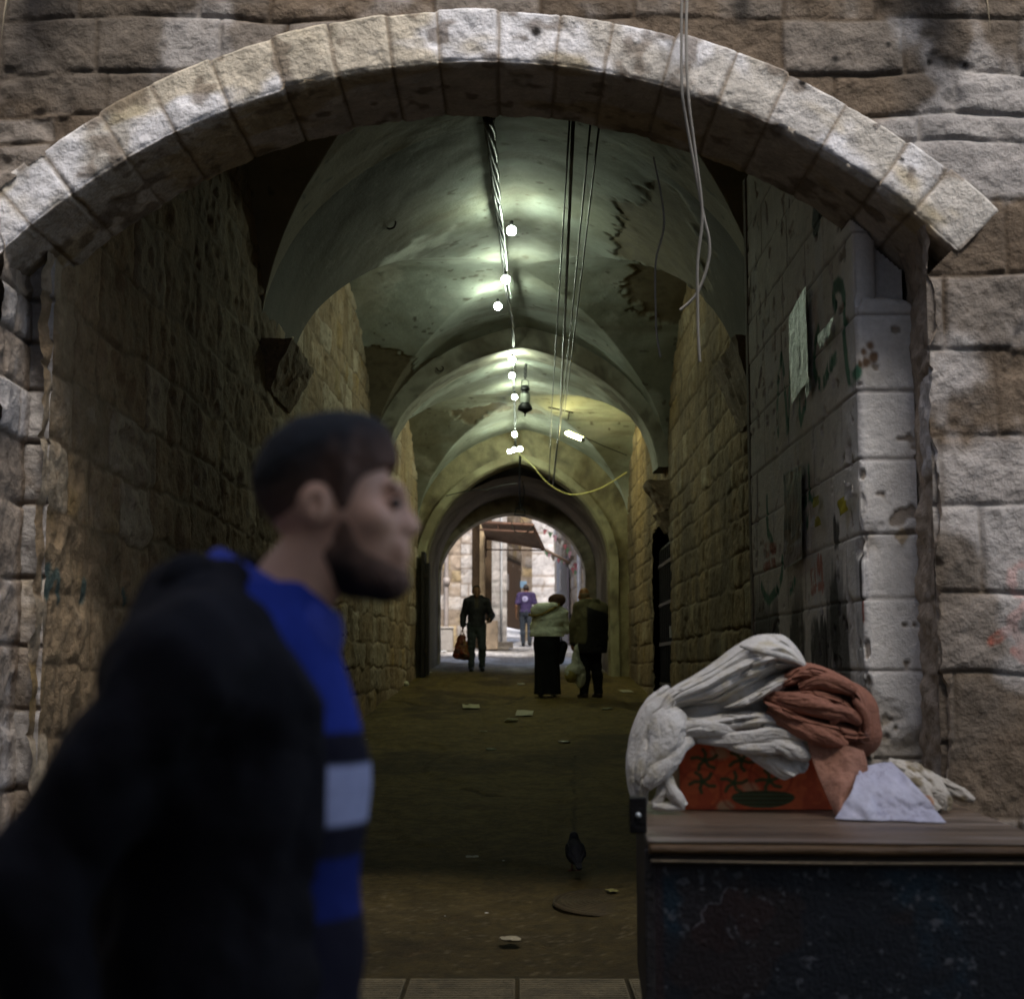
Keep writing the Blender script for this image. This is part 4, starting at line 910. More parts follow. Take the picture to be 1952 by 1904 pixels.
# ---- the young man passing close in front
FX, FY = -.372, 2.0
def passer():
    F = figure(H=(0, -.120, 1.650), NB=(0, -.02, 1.475), SR=(-.195, .035, 1.425), ER=(-.255, .200, 1.17), WR=(-.25, .14, .92), SL=(.19, -.02, 1.42), EL=(.25, .02, 1.14), WL=(.22, -.05, .90),
               CH=(0, .0, 1.27), HR=(-.09, .02, .93), KR=(-.10, .10, .52), AR=(-.10, .32, .16), KL=(.09, -.20, .51), AL=(.09, -.26, .085), fr=(0, -1), hs=.955)
    J = F['J']; F['torso'][3:5] = [('c', J['NB'], J['SR'], .060, .052), ('c', J['NB'], J['SL'], .060, .052)]
    p = body('young bearded man in dark jacket and blue striped shirt walking past in front', (FX, FY, 0), math.pi/2, F, M_SKIN, .010, hh=.0042); J = F['J']; H = np.array(J['H'])
    # hair with a faded side, beard
    def hairline(X, Y, Z): y = Y-H[1]; z = Z-H[2]; return (.014 - .50*y - .050*np.exp(-((y+.022)/.013)**2)) - z
    def fade(V):
        hz = -hairline(V[:, 0], V[:, 1], V[:, 2]); t = ss(hz - .05*np.exp(-((V[:, 1]-H[1]+.022)/.02)**2) + .015*(fbm(V[:, 0]*60, V[:, 1]*60, V[:, 2]*60, 2, 3)-.5), .0, .075)
        return mix(np.broadcast_to(C3((.16, .09, .062)), V.shape), C3((.010, .009, .009)), t)
    m_hair = mat('cropped_hair', None, .75, .2, 60, .7, 190)
    hs = .955; hp = [('e', T3(H+np.array((0, .012, .03))*hs), T3(np.array((.0765, .0925, .093))*hs)), ('e', T3(H+np.array((0, -.03, .058))*hs), T3(np.array((.066, .062, .062))*hs))]
    def hairpost(X, Y, Z, D):
        hz = -hairline(X, Y, Z); g = .0006 + .0135*ss(hz, .0, .085); D = D - g + .004*(fbm(X*70, Y*70, Z*70, 2, 8)-.5)
        y = Y-H[1]; return np.maximum(D, np.maximum(hairline(X, Y, Z), -.097-y+.0*Z))
    sdf_obj('hair', hp, .0042, m_hair, p, .02, hairpost, colf=fade)
    bp = [('e', T3(H+np.array((0, -.035, -.035))*hs), T3(np.array((.060, .066, .085))*hs)), ('c', T3(H+np.array((0, -.064, -.096))*hs), T3(H+np.array((0, .005, -.06))*hs), .030*hs, .047*hs), ('e', T3(H+np.array((0, -.084, -.102))*hs), (.027, .019, .022))]
    def beardpost(X, Y, Z, D):
        y, z, x = Y-H[1], Z-H[2], np.abs(X-H[0]); D = D - .003 - .005*ss(-(z - (-.045 - .42*np.clip(-y, 0, .09))), 0, .03) + .004*(fbm(X*80, Y*80, Z*80, 2, 9)-.5)
        top = z - (-.045 - .42*np.clip(-y, 0, .09) + .038*np.exp(-((y+.022)/.014)**2)); lips = np.maximum(np.hypot((x)/1.9, (z+.068))-.013, y+.085); must = np.maximum.reduce([np.abs(z+.051)-.006, x-.028, y+.075])
        return np.maximum(np.maximum(D, np.minimum(np.maximum(top, -lips), must)), y-.012)
    def bcol(V):
        y, z = V[:, 1]-H[1], V[:, 2]-H[2]; t = ss(-(z - (-.045 - .42*np.clip(-y, 0, .09) + .02*np.exp(-((y+.022)/.014)**2))) + .012*(fbm(V[:, 0]*70, V[:, 1]*70, V[:, 2]*70, 2, 4)-.5), .0, .065)
        return mix(np.broadcast_to(C3((.22, .125, .085)), V.shape), C3((.018, .013, .011)), t)
    sdf_obj('beard', bp, .0042, m_hair, p, .018, beardpost, colf=bcol)
    for s in (-1, 1): sdf_obj('eyebrow', [('c', T3(H+np.array((s*.018, -.0985, .022))*hs), T3(H+np.array((s*.042, -.087, .027))*hs), .0055, .004)], .004, M_HAIR, p, .003)
    for s in (-1, 1): sdf_obj('eye', [('e', T3(H+np.array((s*.034, -.089, .001))*hs), (.0125, .0115, .0075))], .003, mat('dark_eye', (.030, .020, .015), .25, .1, 20, 0), p, .002)
    # striped polo shirt: the stripes run round the body at fixed heights
    def stripes(V):
        z = V[:, 2]; bl, blk, wh, nv = C3((.022, .040, .26)), C3((.014, .013, .022)), C3((.36, .38, .55)), C3((.012, .020, .115))
        c = np.broadcast_to(bl, V.shape).copy(); c[(z < 1.345) & (z >= 1.302)] = blk; c[(z < 1.302) & (z >= 1.226)] = wh; c[(z < 1.226) & (z >= 1.184)] = blk; c[(z < 1.184) & (z >= 1.11)] = nv; c[z < 1.11] = blk
        return c
    sp = [('e', (0, -.036, 1.27), (.112, .122, .20)), ('e', (0, -.036, 1.06), (.108, .120, .19)), ('e', (0, -.02, .93), (.12, .125, .13)), ('c', (0, -.030, 1.40), (0, -.030, 1.50), .085, .076), ('c', (0, -.02, 1.46), (-.09, .01, 1.44), .072, .062), ('c', (0, -.02, 1.46), (.09, .01, 1.44), .072, .062)]
    sh = sdf_obj('shirt', sp, .007, mat('striped_cotton', None, .9, .12, 9, .2, 120, spec=.08), p, .035, chain(wrinkle(.006, seed=3), cut(lambda X, Y, Z: np.maximum(.86-Z, Z-1.545))), grow=.014, colf=stripes)
    cp = [('c', (0, .022, 1.508), (0, -.045, 1.487), .083, .080)]
    sdf_obj('collar', [('c', (0, .0, 1.500), (0, -.055, 1.480), .074, .080), ('c', (0, .005, 1.535), (0, -.03, 1.512), .068, .072)], .006, cloth('blue_collar', (.035, .055, .34)), p, .012,
            chain(wrinkle(.004, seed=5), cut(lambda X, Y, Z: np.maximum(Z-(1.575+.55*(Y)), (1.45+.5*Y)-Z))))
    # open jacket
    tor = [('e', (0, .012, 1.27), (.205, .160, .245)), ('e', (0, .022, 1.06), (.205, .160, .24)), ('e', (0, .035, .92), (.205, .165, .18)), ('c', (-.11, -.045, 1.40), (.11, -.045, 1.40), .085, .085), ('c', (0, .01, 1.468), T3(np.array(J['SR'])+np.array((0, .0, .0))), .104, .088), ('c', (0, .01, 1.468), J['SL'], .104, .082), ('c', (0, .075, 1.50), (-.14, .09, 1.42), .075, .07), ('c', (0, .075, 1.50), (.14, .09, 1.42), .075, .07),
           ('c', (-.05, .045, 1.50), (.05, .045, 1.50), .07, .07), ('c', (0, .09, 1.40), (0, .10, 1.15), .10, .12)]
    sl = [('c', J['SR'], J['ER'], .080, .066), ('c', J['ER'], J['WR'], .066, .050), ('c', J['SL'], J['EL'], .080, .064), ('c', J['EL'], J['WL'], .064, .05)]
    fold = [('c', (-.255, -.01, 1.405), (-.265, .10, 1.36), .022, .020), ('c', (-.262, .02, 1.37), (-.27, .13, 1.31), .018, .016)]
    front = lambda X, Y, Z: np.maximum(np.minimum(-(Y+.02) - 9*(np.abs(X) > .085+.02*ss(Z, 1.36, 1.5)), .05), -(Y + .128 - .075*ss(Z, 1.36, 1.52)) - 9*(np.abs(X) > .23))
    jk = sdf_obj('jacket', tor+sl+fold, .0085, cloth('dark_jacket', (.0075, .0066, .0085), .8, var=.08, bump=.3, bs=90, spec=.12), p, .035, chain(wrinkle(.016, (7, 9, 4), 11), cut(front), cut(lambda X, Y, Z: .80-Z)))
    sdf_obj('jacket_collar', [('c', (-.065, .060, 1.540), (.065, .060, 1.540), .038, .038), ('c', (-.06, .06, 1.53), (-.105, -.01, 1.475), .040, .034), ('c', (.06, .06, 1.53), (.105, -.01, 1.475), .040, .034), ('c', (-.105, -.01, 1.475), (-.115, -.070, 1.415), .034, .026), ('c', (.105, -.01, 1.475), (.115, -.070, 1.415), .034, .026)], .006, cloth('collar_cloth', (.007, .0065, .008), .8, spec=.12), p, .02, wrinkle(.006, seed=21))
    sdf_obj('trousers', [('e', J['PE'], (.165, .122, .14))]+F['legs'][0]+F['legs'][1], .011, cloth('black_jeans', (.012, .012, .016)), p, .03, chain(wrinkle(.012, seed=13), cut(lambda X, Y, Z: np.maximum(Z-1.0, .05-Z))), grow=.018)
    for f in F['feet']: sdf_obj('shoe', f, .008, mat('black_leather', (.012, .011, .010), .4), p, .02, grow=.008)
passer()

# ---- the people further up the passage
def simple_shoes(p, F, rgb=(.012, .011, .010)):
    m = mat('shoe_leather', rgb, .45)
    for f in F['feet']: sdf_obj('shoe', f, .010, m, p, .02, grow=.009)
def man_with_bag():
    g = G(908, 1281); F = figure(H=(0, -.03, 1.60), ER=(-.26, .06, 1.13), WR=(-.27, .0, .885), EL=(.30, .03, 1.13), WL=(.255, -.20, 1.03), KR=(-.10, .0, .50), AR=(-.10, -.02, .085), KL=(.11, -.06, .51), AL=(.12, .05, .10))
    p = body('man in black jacket and dark jeans walking with a red carrier bag', (g[0], g[1], gz(g[1])+.0), .05, F, M_SKIN_DARK); J = F['J']; H = np.array(J['H'])
    sdf_obj('hair', [('e', T3(H+np.array((0, .022, .038))), (.080, .094, .094))], .009, M_HAIR, p, .01, cut(lambda X, Y, Z: (H[2]+.045-.55*(Y-H[1]))-Z))
    sdf_obj('jacket', F['torso']+F['arms'][0]+F['arms'][1]+[('c', (-.07, .03, 1.47), (.07, .03, 1.47), .05, .05)], .010, cloth('black_nylon', (.013, .013, .014), .6), p, .03, chain(wrinkle(.012, seed=31), cut(lambda X, Y, Z: np.maximum(.90-Z, np.maximum(Z-1.54, -(np.abs(X)-.035-.0*Z)-9*(Y > -.05)-9*(Z < 1.28))))), grow=.030)
    sdf_obj('jumper', F['torso'], .011, cloth('brown_jumper', (.05, .04, .025)), p, .03, cut(lambda X, Y, Z: np.maximum(Z-1.47, 1.0-Z)), grow=.014)
    sdf_obj('trousers', [('e', J['PE'], (.165, .122, .14))]+F['legs'][0]+F['legs'][1], .010, cloth('dark_jeans', (.035, .042, .042)), p, .03, chain(wrinkle(.018, (10, 10, 7), 33), cut(lambda X, Y, Z: np.maximum(Z-1.0, .05-Z))), grow=.024)
    simple_shoes(p, F)
    # carrier bag held in his right hand
    W = Vector(J['WR']); b = empty('carrier_bag', (g[0]-.285, g[1]-.02, gz(g[1])+.27)); tag(b, 'red and brown patterned carrier bag in the hand of the walking man', 'bag')
    def bagcol(V):
        c = mix(np.broadcast_to(C3((.16, .035, .015)), V.shape), C3((.20, .11, .04)), ss(fbm(V[:, 0]*14, V[:, 1]*14, V[:, 2]*9, 3, 41), .48, .6)); return mix(c, C3((.03, .015, .01)), ss(fbm(V[:, 0]*9, V[:, 1]*9, V[:, 2]*14, 3, 42), .5, .62)*.8)
    sdf_obj('sack', [('c', (-.11, 0, .07), (.09, 0, .05), .075, .075), ('c', (-.11, 0, .07), (-.05, 0, .40), .075, .05), ('c', (.09, 0, .05), (.02, 0, .40), .075, .05), ('c', (0, 0, .12), (0, 0, .42), .09, .05)], .009, mat('glossy_plastic', None, .3, .1, 9, .1, 50), b, .06, wrinkle(.03, (12, 8, 8), 43), colf=bagcol)
    tubes('handle', [(smooth_path([(-.04, s_*.02, .42), (-.01, s_*.02, .54), (.02, 0, .60)], 6), .008) for s_ in (-1, 1)], mat('handle_plastic', (.12, .03, .015), .4), b)
man_with_bag()
def far_man():
    g = G(1003, 1231); F = figure(H=(0, -.02, 1.585), ER=(-.27, .06, 1.12), WR=(-.29, .0, .88), EL=(.27, .06, 1.12), WL=(.28, .0, .88), AR=(-.10, .06, .10), KR=(-.11, .02, .5), AL=(.09, -.08, .085))
    p = body('man in purple shirt with round pale back mark walking away up the lane', (g[0], g[1], gz(g[1])), math.pi-.1, F, M_SKIN_DARK, .013); J = F['J']; H = np.array(J['H'])
    sdf_obj('hair', [('e', T3(H+np.array((0, .022, .038))), (.080, .094, .094))], .010, mat('grey_hair', (.06, .05, .045), .8), p, .01, cut(lambda X, Y, Z: (H[2]+.035-.55*(Y-H[1]))-Z))
    def sc(V):
        c = np.broadcast_to(C3((.060, .042, .115)), V.shape).copy(); d = np.hypot(V[:, 0]-.02, V[:, 2]-1.30); m = (V[:, 1] > .03) & (np.abs(d-.055) < .026) | (V[:, 1] > .03) & (d < .018); c[m] = (.38, .36, .55); return c
    sdf_obj('shirt', F['torso']+[('c', a[0][1], T3(np.array(a[0][1])*.25+np.array(a[0][2])*.75), .056, .05) for a in F['arms']], .011, mat('purple_cotton', None, .85), p, .03, chain(wrinkle(.012, seed=51), cut(lambda X, Y, Z: np.maximum(Z-1.50, .93-Z))), grow=.026, colf=sc)
    sdf_obj('trousers', [('e', J['PE'], (.165, .122, .14))]+F['legs'][0]+F['legs'][1], .012, cloth('blue_jeans', (.045, .055, .070)), p, .03, chain(wrinkle(.014, seed=53), cut(lambda X, Y, Z: np.maximum(Z-1.0, .05-Z))), grow=.022)
    simple_shoes(p, F)
far_man()
def woman():
    g = G(1043, 1326); F = figure(H=(-.150, -.07, 1.50), NB=(-.08, -.01, 1.38), SR=(-.245, -.02, 1.30), ER=(-.30, -.10, 1.05), WR=(-.20, -.30, 1.02), SL=(.12, .0, 1.33), EL=(.21, -.06, 1.08), WL=(.10, -.26, 1.02), CH=(-.04, 0, 1.19), BE=(-.01, 0, 1.0), PE=(0, .01, .87), HR=(-.09, 0, .86), HL=(.09, 0, .86), KR=(-.09, -.02, .47), KL=(.09, -.02, .47))
    p = body('woman from behind in pale quilted jacket with furry hood and long black skirt', (g[0], g[1], gz(g[1])), math.pi-.12, F, M_SKIN); J = F['J']; H = np.array(J['H'])
    sdf_obj('headscarf', [('e', T3(H+np.array((-.025, .02, .02))), (.125, .120, .098)), ('e', T3(H+np.array((.03, .03, .02))), (.105, .105, .090)), ('c', T3(H+np.array((-.01, .02, -.05))), (-.09, .02, 1.38), .085, .095), ('c', (-.14, .0, 1.36), (-.03, .0, 1.37), .07, .07)], .009, cloth('brown_scarf', (.085, .040, .026)), p, .04,
            chain(wrinkle(.010, (8, 8, 10), 61), cut(lambda X, Y, Z: -np.hypot((X-H[0])/.055, (Z-H[2]+.02)/.085)*.06+.06 - 9*(Y > H[1]-.05))))
    def quilt(X, Y, Z, D):
        zz = Z + .03*np.sin(X*7+1) + .09*(fbm(X*4, Y*4, Z*3, 3, 66)-.5); return D - .008*np.abs(np.sin(zz*math.pi/.12)) + .008
    jk = F['torso'][:2]+F['torso'][3:]+F['arms'][0]+F['arms'][1]+[('c', (-.05, .0, .95), (.05, .0, .95), .195, .195), ('e', (.0, .0, 1.03), (.215, .17, .18)), ('e', (-.03, .02, 1.20), (.215, .15, .17))]
    sdf_obj('jacket', jk, .008, cloth('pale_nylon', (.70, .74, .58), .5, bump=.2), p, .035, chain(quilt, wrinkle(.018, (8, 8, 6), 67), cut(lambda X, Y, Z: np.maximum(.935-Z, Z-1.43))), grow=.034)
    sdf_obj('hood', [('e', (.05, .10, 1.385), (.18, .10, .09)), ('e', (.12, .09, 1.33), (.13, .09, .08)), ('e', (-.10, .09, 1.42), (.10, .09, .06))], .008, cloth('hood_nylon', (.70, .74, .58), .5), p, .05, wrinkle(.014, seed=68))
    arc = smooth_path([(.275, .05, 1.285), (.20, .15, 1.262), (.09, .205, 1.275), (-.03, .205, 1.325), (-.13, .17, 1.385), (-.205, .08, 1.445)], 6)
    sdf_obj('fur_trim', [('c', T3(a), T3(b), .019, .019) for a, b in zip(arc[:-1], arc[1:])], .006, cloth('yellowish_fur', (.30, .22, .06), .95, bump=.8), p, .01, lambda X, Y, Z, D: D+.02*(fbm(X*45, Y*45, Z*45, 2, 69)-.5))
    def sk(X, Y, Z, D):
        a = np.arctan2(Y, X); return D + .012*np.sin(a*9+Z*4)*ss(Z, .9, .3)
    sdf_obj('skirt', [('c', (0, 0, 1.0), (0, 0, .80), .205, .215), ('c', (0, 0, .82), (0, 0, .40), .205, .190), ('c', (0, 0, .40), (0, 0, .03), .190, .210)], .010, cloth('black_skirt', (.008, .008, .008)), p, .03, chain(sk, cut(lambda X, Y, Z: .025-Z)))
    simple_shoes(p, F, (.25, .24, .2))
    b = empty('handbag', (g[0]+.225, g[1]+.04, gz(g[1])+.57)); tag(b, 'black handbag hanging at the right hip of the woman in the pale jacket', 'bag')
    sdf_obj('pouch', [('c', (-.02, -.03, .0), (.03, -.03, .22), .065, .070), ('c', (-.02, .03, .0), (.03, .03, .22), .065, .070), ('c', (-.06, 0, .0), (-.03, 0, .22), .06, .06)], .008, mat('black_vinyl', (.010, .010, .010), .4), b, .06, wrinkle(.006, seed=71))
    tubes('strap', [(smooth_path([(.02, -.05, .24), (-.02, -.05, .5), (-.04, 0, .78), (-.02, .05, .5), (.02, .05, .24)], 6), .009)], M_BLACK, b)
    hb = empty('shoulder_bag', tuple(P(1076, 1190, g[1]+.22))); tag(hb, 'dark blue bag held in front of the woman in the pale jacket, jutting right', 'bag')
    sdf_obj('pouch', [('c', (-.12, 0, -.02), (.05, 0, -.03), .065, .070), ('c', (-.12, 0, -.02), (-.07, 0, .14), .07, .07), ('c', (.04, 0, -.02), (-.03, 0, .13), .07, .06)], .008, mat('navy_vinyl', (.018, .020, .040), .35), hb, .05, wrinkle(.008, seed=75))
    tubes('strap', [(smooth_path([(-.13, 0, .10), (-.17, 0, .22), (-.20, .0, .30)], 6), .010)], M_BLACK, hb)
woman()
def old_man():
    g = G(1124, 1331); RZ = -math.radians(152); F = figure(H=(.045, -.13, 1.60), NB=(.0, -.01, 1.475), SR=(-.20, .02, 1.40), SL=(.20, .0, 1.41), EL=(.26, -.05, 1.13), WL=(.25, -.12, .88), ER=(-.25, -.06, 1.13), WR=(-.16, -.24, .98), AL=(.11, -.02, .085), AR=(-.11, .04, .085))
    p = body('bald old man in a long dark coat with olive back, standing by the wall', (g[0]+.02, g[1], gz(g[1])), RZ, F, mat('ruddy_skin', (.36, .165, .060), .5, .1, 25, .05)); J = F['J']; H = np.array(J['H'])
    def ring_hair(X, Y, Z): return np.maximum(Z-(H[2]+.035), (H[2]-.055)-Z) - 0*X
    sdf_obj('hair', [('e', T3(H+np.array((0, .02, .03))), (.077, .094, .092))], .008, mat('white_hair', (.30, .22, .13), .8), p, .01, chain(cut(ring_hair), cut(lambda X, Y, Z: (H[1]-.0)-Y)), grow=.004)
    def cc(V):
        wx = V[:, 0]*math.cos(RZ)-V[:, 1]*math.sin(RZ); n = .05*(fbm(V[:, 0]*6, V[:, 1]*6, V[:, 2]*4, 2, 86)-.5)
        t = np.maximum(1-ss(wx+n, -.10, -.06), ss(V[:, 2]+n+.25*wx, 1.37, 1.41))*ss(V[:, 2], .82, .88)
        return mix(np.broadcast_to(C3((.012, .010, .008)), V.shape), C3((.125, .108, .050)), t)
    sdf_obj('coat', F['torso']+F['arms'][0]+F['arms'][1]+[('c', (0, .01, 1.28), (0, .0, .74), .19, .205), ('c', (-.08, .02, 1.25), (-.06, .02, .8), .17, .17), ('c', (.08, .02, 1.25), (.06, .02, .8), .17, .17), ('c', (-.06, .02, 1.49), (.06, .02, 1.49), .055, .055)], .010, mat('wool_coat', None, .85, .15, 9, .3, 80), p, .04, chain(wrinkle(.014, seed=81), cut(lambda X, Y, Z: np.maximum(.70-Z, Z-1.545))), grow=.034, colf=cc)
    sdf_obj('trousers', F['legs'][0]+F['legs'][1], .011, cloth('black_wool', (.010, .009, .008)), p, .04, chain(wrinkle(.014, seed=82), cut(lambda X, Y, Z: np.maximum(Z-.8, .05-Z))), grow=.032)
    simple_shoes(p, F, (.05, .03, .018))
    c = P(1097, 1300, g[1]-.15); b = empty('plastic_bag', tuple(c)); tag(b, 'bulging pale plastic shopping bag hanging from the hand of the old man', 'bag')
    m = mat('thin_plastic', (.46, .46, .34), .35, .15, 9, .2, 40); t = m.node_tree.nodes['Principled BSDF']; t.inputs['Transmission Weight'].default_value = .0; t.inputs['Subsurface Weight'].default_value = .0
    sdf_obj('sack', [('e', (-.06, -.02, .13), (.115, .10, .15)), ('c', (.0, 0, .2), (.02, 0, .52), .10, .035), ('e', (.07, .02, .10), (.09, .08, .20)), ('c', (.02, 0, .5), (.05, 0, .58), .03, .022)], .008, m, b, .05, wrinkle(.028, (9, 9, 4), 85))
    sdf_obj('contents', [('e', (-.07, -.045, .10), (.10, .085, .11))], .010, mat('yellow_contents', (.30, .24, .06), .6, .3, 9), b, .02)
    def gb(p_): return p_
    tubes('handle', [(smooth_path([(.03, s_*.02, .55), (.05, s_*.015, .62), (.07, 0, .66)], 5), .009) for s_ in (-1, 1)], m, b)
old_man()
def pigeon():
    g = G(1096, 1660); root = None
    pr = [('e', (0, 0, .115), (.056, .075, .075)), ('c', (0, .02, .12), (0, -.03, .165), .052, .036), ('c', (0, -.03, .16), (0, -.042, .205), .030, .021), ('e', (0, -.05, .213), (.020, .025, .021)), ('c', (0, -.07, .210), (0, -.088, .203), .006, .003), ('c', (0, .05, .10), (0, .135, .055), .035, .016)]
    V, Q = sdf_arrays(pr, .004, .03)
    o = mesh_obj('pigeon', V, Q, mat('pigeon_plumage', (.030, .030, .034), .6, .3, 14, .3, 70)); tag(o, 'dark grey pigeon standing on the passage floor seen from behind', 'bird'); o.location = (g[0], g[1], g[2]); o.rotation_euler = (0, 0, math.pi+.1); o.scale = (.98, 1, 1.02)
    mf = mat('wing_feathers', (.022, .022, .026), .65, .35, 18, .5, 60)
    for s in (-1, 1):
        sdf_obj('wing', [('e', (s*.050, .01, .125), (.012, .065, .048)), ('c', (s*.046, .05, .11), (s*.018, .135, .068), .018, .007)], .004, mf, o, .02)
        tubes('leg', [(np.array([(s*.020, .01, .06), (s*.021, .005, .008)]), .0055), (np.array([(s*.021, .005, .006), (s*.021, -.035, .004)]), .004), (np.array([(s*.021, .005, .006), (s*.040, -.022, .004)]), .004), (np.array([(s*.021, .005, .006), (s*.004, -.022, .004)]), .004)], mat('bird_leg', (.20, .06, .05), .6), o, 6)
    sdf_obj('tail', [('c', (0, .10, .075), (0, .185, .045), .026, .020)], .004, mf, o, .01, lambda X, Y, Z, D: np.maximum(D, np.abs(Z-(.075-.35*(Y-.10)))-.007))
pigeon()

# ================================================================== CART AND WHAT LIES ON IT
CTZ, CX0, CX1, CY0, CY1 = .895, .405, 1.66, 4.62, 6.02
def cart():
    root = wempty('cart', (1.03, 5.3, 0)); tag(root, 'old wooden handcart with chipped dark blue side and worn board top at the right', 'cart')
    mb = mat('worn_board', (.20, .135, .085), .5, .3, 4, .4, 20, stretch=(.5, 6, 6), spec=.45); me = mat('board_edge', (.17, .10, .045), .55, .3, 6, .4, 20, stretch=(.6, 5, 5))
    s, t = np.meshgrid(np.linspace(0, 1, 160), np.linspace(0, 1, 160), indexing='ij'); X = CX0+(CX1-CX0)*s; Y = CY0+(CY1-CY0)*t
    Z = CTZ + .004*(fbm(X*2, Y*9, 1, 4, 5)-.5) - .004*np.exp(-((Y-5.12)/.008)**2) - .004*np.exp(-((Y-5.60)/.008)**2)
    c = mix(np.broadcast_to(C3((.105, .070, .044)), X.shape+(3,)), C3((.20, .16, .13)), ss(fbm(X*1.2, Y*14, 2, 5, 6), .48, .66)*.8); c = mix(c, C3((.04, .026, .017)), ss(fbm(X*1.5, Y*11, 7, 5, 7), .56, .68)*.7)
    grid_obj('top_board', np.stack([X, Y, Z], -1), mat('board_top', None, .42, .15, 6, .25, 40, spec=.5), root, c)
    boxes('board_core', [(((CX0+CX1)/2, (CY0+CY1)/2, CTZ-.0205), (CX1-CX0-.004, CY1-CY0-.004, .033))], me, root, .003)
    # worn front lip and the bright strip below it
    xs = np.linspace(CX0+.006, CX1, 200); lipz = CTZ-.022+.004*(fbm(xs*6, 0*xs, 0, 3, 8)-.5)
    tubes('front_lip', [(np.stack([xs, 0*xs+CY0-.004-.004*fbm(xs*4, 1+0*xs, 0, 3, 9), lipz], -1), .015)], mat('lip_wood', (.10, .055, .022), .5, .35, 8, .4, 30, stretch=(.4, 4, 4)), root, 10)
    boxes('rail', [(((CX0+CX1)/2+.0, CY0+.014, CTZ-.052), (CX1-CX0-.03, .03, .026))], mat('dark_rail', (.04, .027, .018), .6, .3, 5), root, .003)
    tubes('strip', [(np.stack([xs, 0*xs+CY0-.006, 0*xs+CTZ-.058+.0015*np.sin(xs*5)], -1), .0058)], mat('worn_metal_strip', (.26, .20, .13), .4, .35, 9, .3, 50, .4, stretch=(.4, 1, 1)), root, 8)
    # painted panel, chipped down to dark wood
    s, t = np.meshgrid(np.arange(CX0-.008, CX1, .0035), np.arange(.26, CTZ-.062, .0035), indexing='ij')
    n = fbm(s*4, t*4, 2, 6, 15); fine = fbm(s*26, t*26, 4, 4, 16); c = mix(np.broadcast_to(C3((.012, .014, .018)), s.shape+(3,)), C3((.010, .026, .040)), ss(n+.25*ss(t, .6, .85)*ss(s, 1.3, .6), .52, .66))
    c = mix(c, C3((.022, .014, .012)), ss(fbm(s*3, t*3, 8, 4, 17), .56, .62)*.8)
    pale = ss(fbm(s*44, t*44, 1, 5, 18)+.22*(n-.5)+.05*ss(t, .6, .82), .655, .80); c = mix(c, C3((.13, .13, .14)), pale*.6)
    q = [P(1395, 1716, CY0), P(1360, 1745, CY0), P(1345, 1780, CY0), P(1375, 1790, CY0), P(1425, 1765, CY0), P(1450, 1735, CY0)]
    blot = 1-ss(np.min([np.hypot((s-p[0]), (t-p[2])) for p in q], 0)+.04*(fine-.5), .035, .045); c = mix(c, C3((.028, .014, .012)), blot*.9)
    edge_ = (1-ss(np.abs(blot-.5), .2, .5)); c = mix(c, C3((.16, .15, .16)), edge_*ss(fine, .45, .6)*.8)
    bord = ss(s-CX0, .055, .035); c = mix(c, C3((.030, .016, .014)), np.clip(bord, 0, 1)*.8); c = mix(c, C3((.03, .016, .014)), ss(t, CTZ-.085, CTZ-.07)*.8)
    Y = CY0+.022 - .003*(n-.5) - .0015*pale
    grid_obj('front_panel', np.stack([s, Y, t], -1), mat('chipped_paint', None, .5, .2, 9, .35, 70, spec=.4), root, c)
    mw = mat('dark_cart_wood', (.030, .022, .018), .7, .4, 6, .5, 30)
    boxes('side_panel', [((CX0+.012, (CY0+CY1)/2+.02, .57), (.03, CY1-CY0-.06, .62))], mw, root, .004)
    boxes('corner_post', [((CX0+.004, CY0+.038, .55), (.03, .04, .64))], mat('post_paint', (.028, .024, .022), .7, .5, 30, .5), root, .006)
    boxes('back_panel', [(((CX0+CX1)/2, CY1-.03, .57), (CX1-CX0-.03, .03, .6))], mw, root, .004); boxes('end_panel', [((CX1-.02, (CY0+CY1)/2, .57), (.03, CY1-CY0-.08, .6))], mw, root, .004)
    boxes('floor_panel', [(((CX0+CX1)/2, (CY0+CY1)/2, .27), (CX1-CX0-.03, CY1-CY0-.06, .03))], mw, root, .003)
    for x in (CX0+.12, CX1-.12):
        for y in (CY0+.18, CY1-.2):
            w_ = lathe('wheel', [(.0, -.03), (.06, -.03), (.08, -.02), (.115, -.025), (.125, 0), (.115, .025), (.08, .02), (.06, .03), (0, .03)], mat('rubber', (.02, .02, .02), .8), root, 24); w_.rotation_euler = (0, math.pi/2, 0); w_.location = (x, y, .125) if not w_.parent else (x, y, .125)
            boxes('fork', [((x, y, .20), (.09, .05, .14))], M_IRON, root)
    l = P(1196, 1568, 4.75); boxes('latch_plate', [((CX0-.026, 4.80, l[2]+.02), (.055, .05, .115))], mat('latch_iron', (.012, .010, .009), .55, .3, 20, .3, 60, .4), root, .006)
    tubes('latch_bolt', [(np.array([(CX0-.026, 4.78, l[2]+.022), (CX0-.026, 4.755, l[2]+.022)]), .009)], M_SILVER, root)
    root.location = (1.067, 5.266, 0); root.rotation_euler = (0, 0, -.055)
cart()
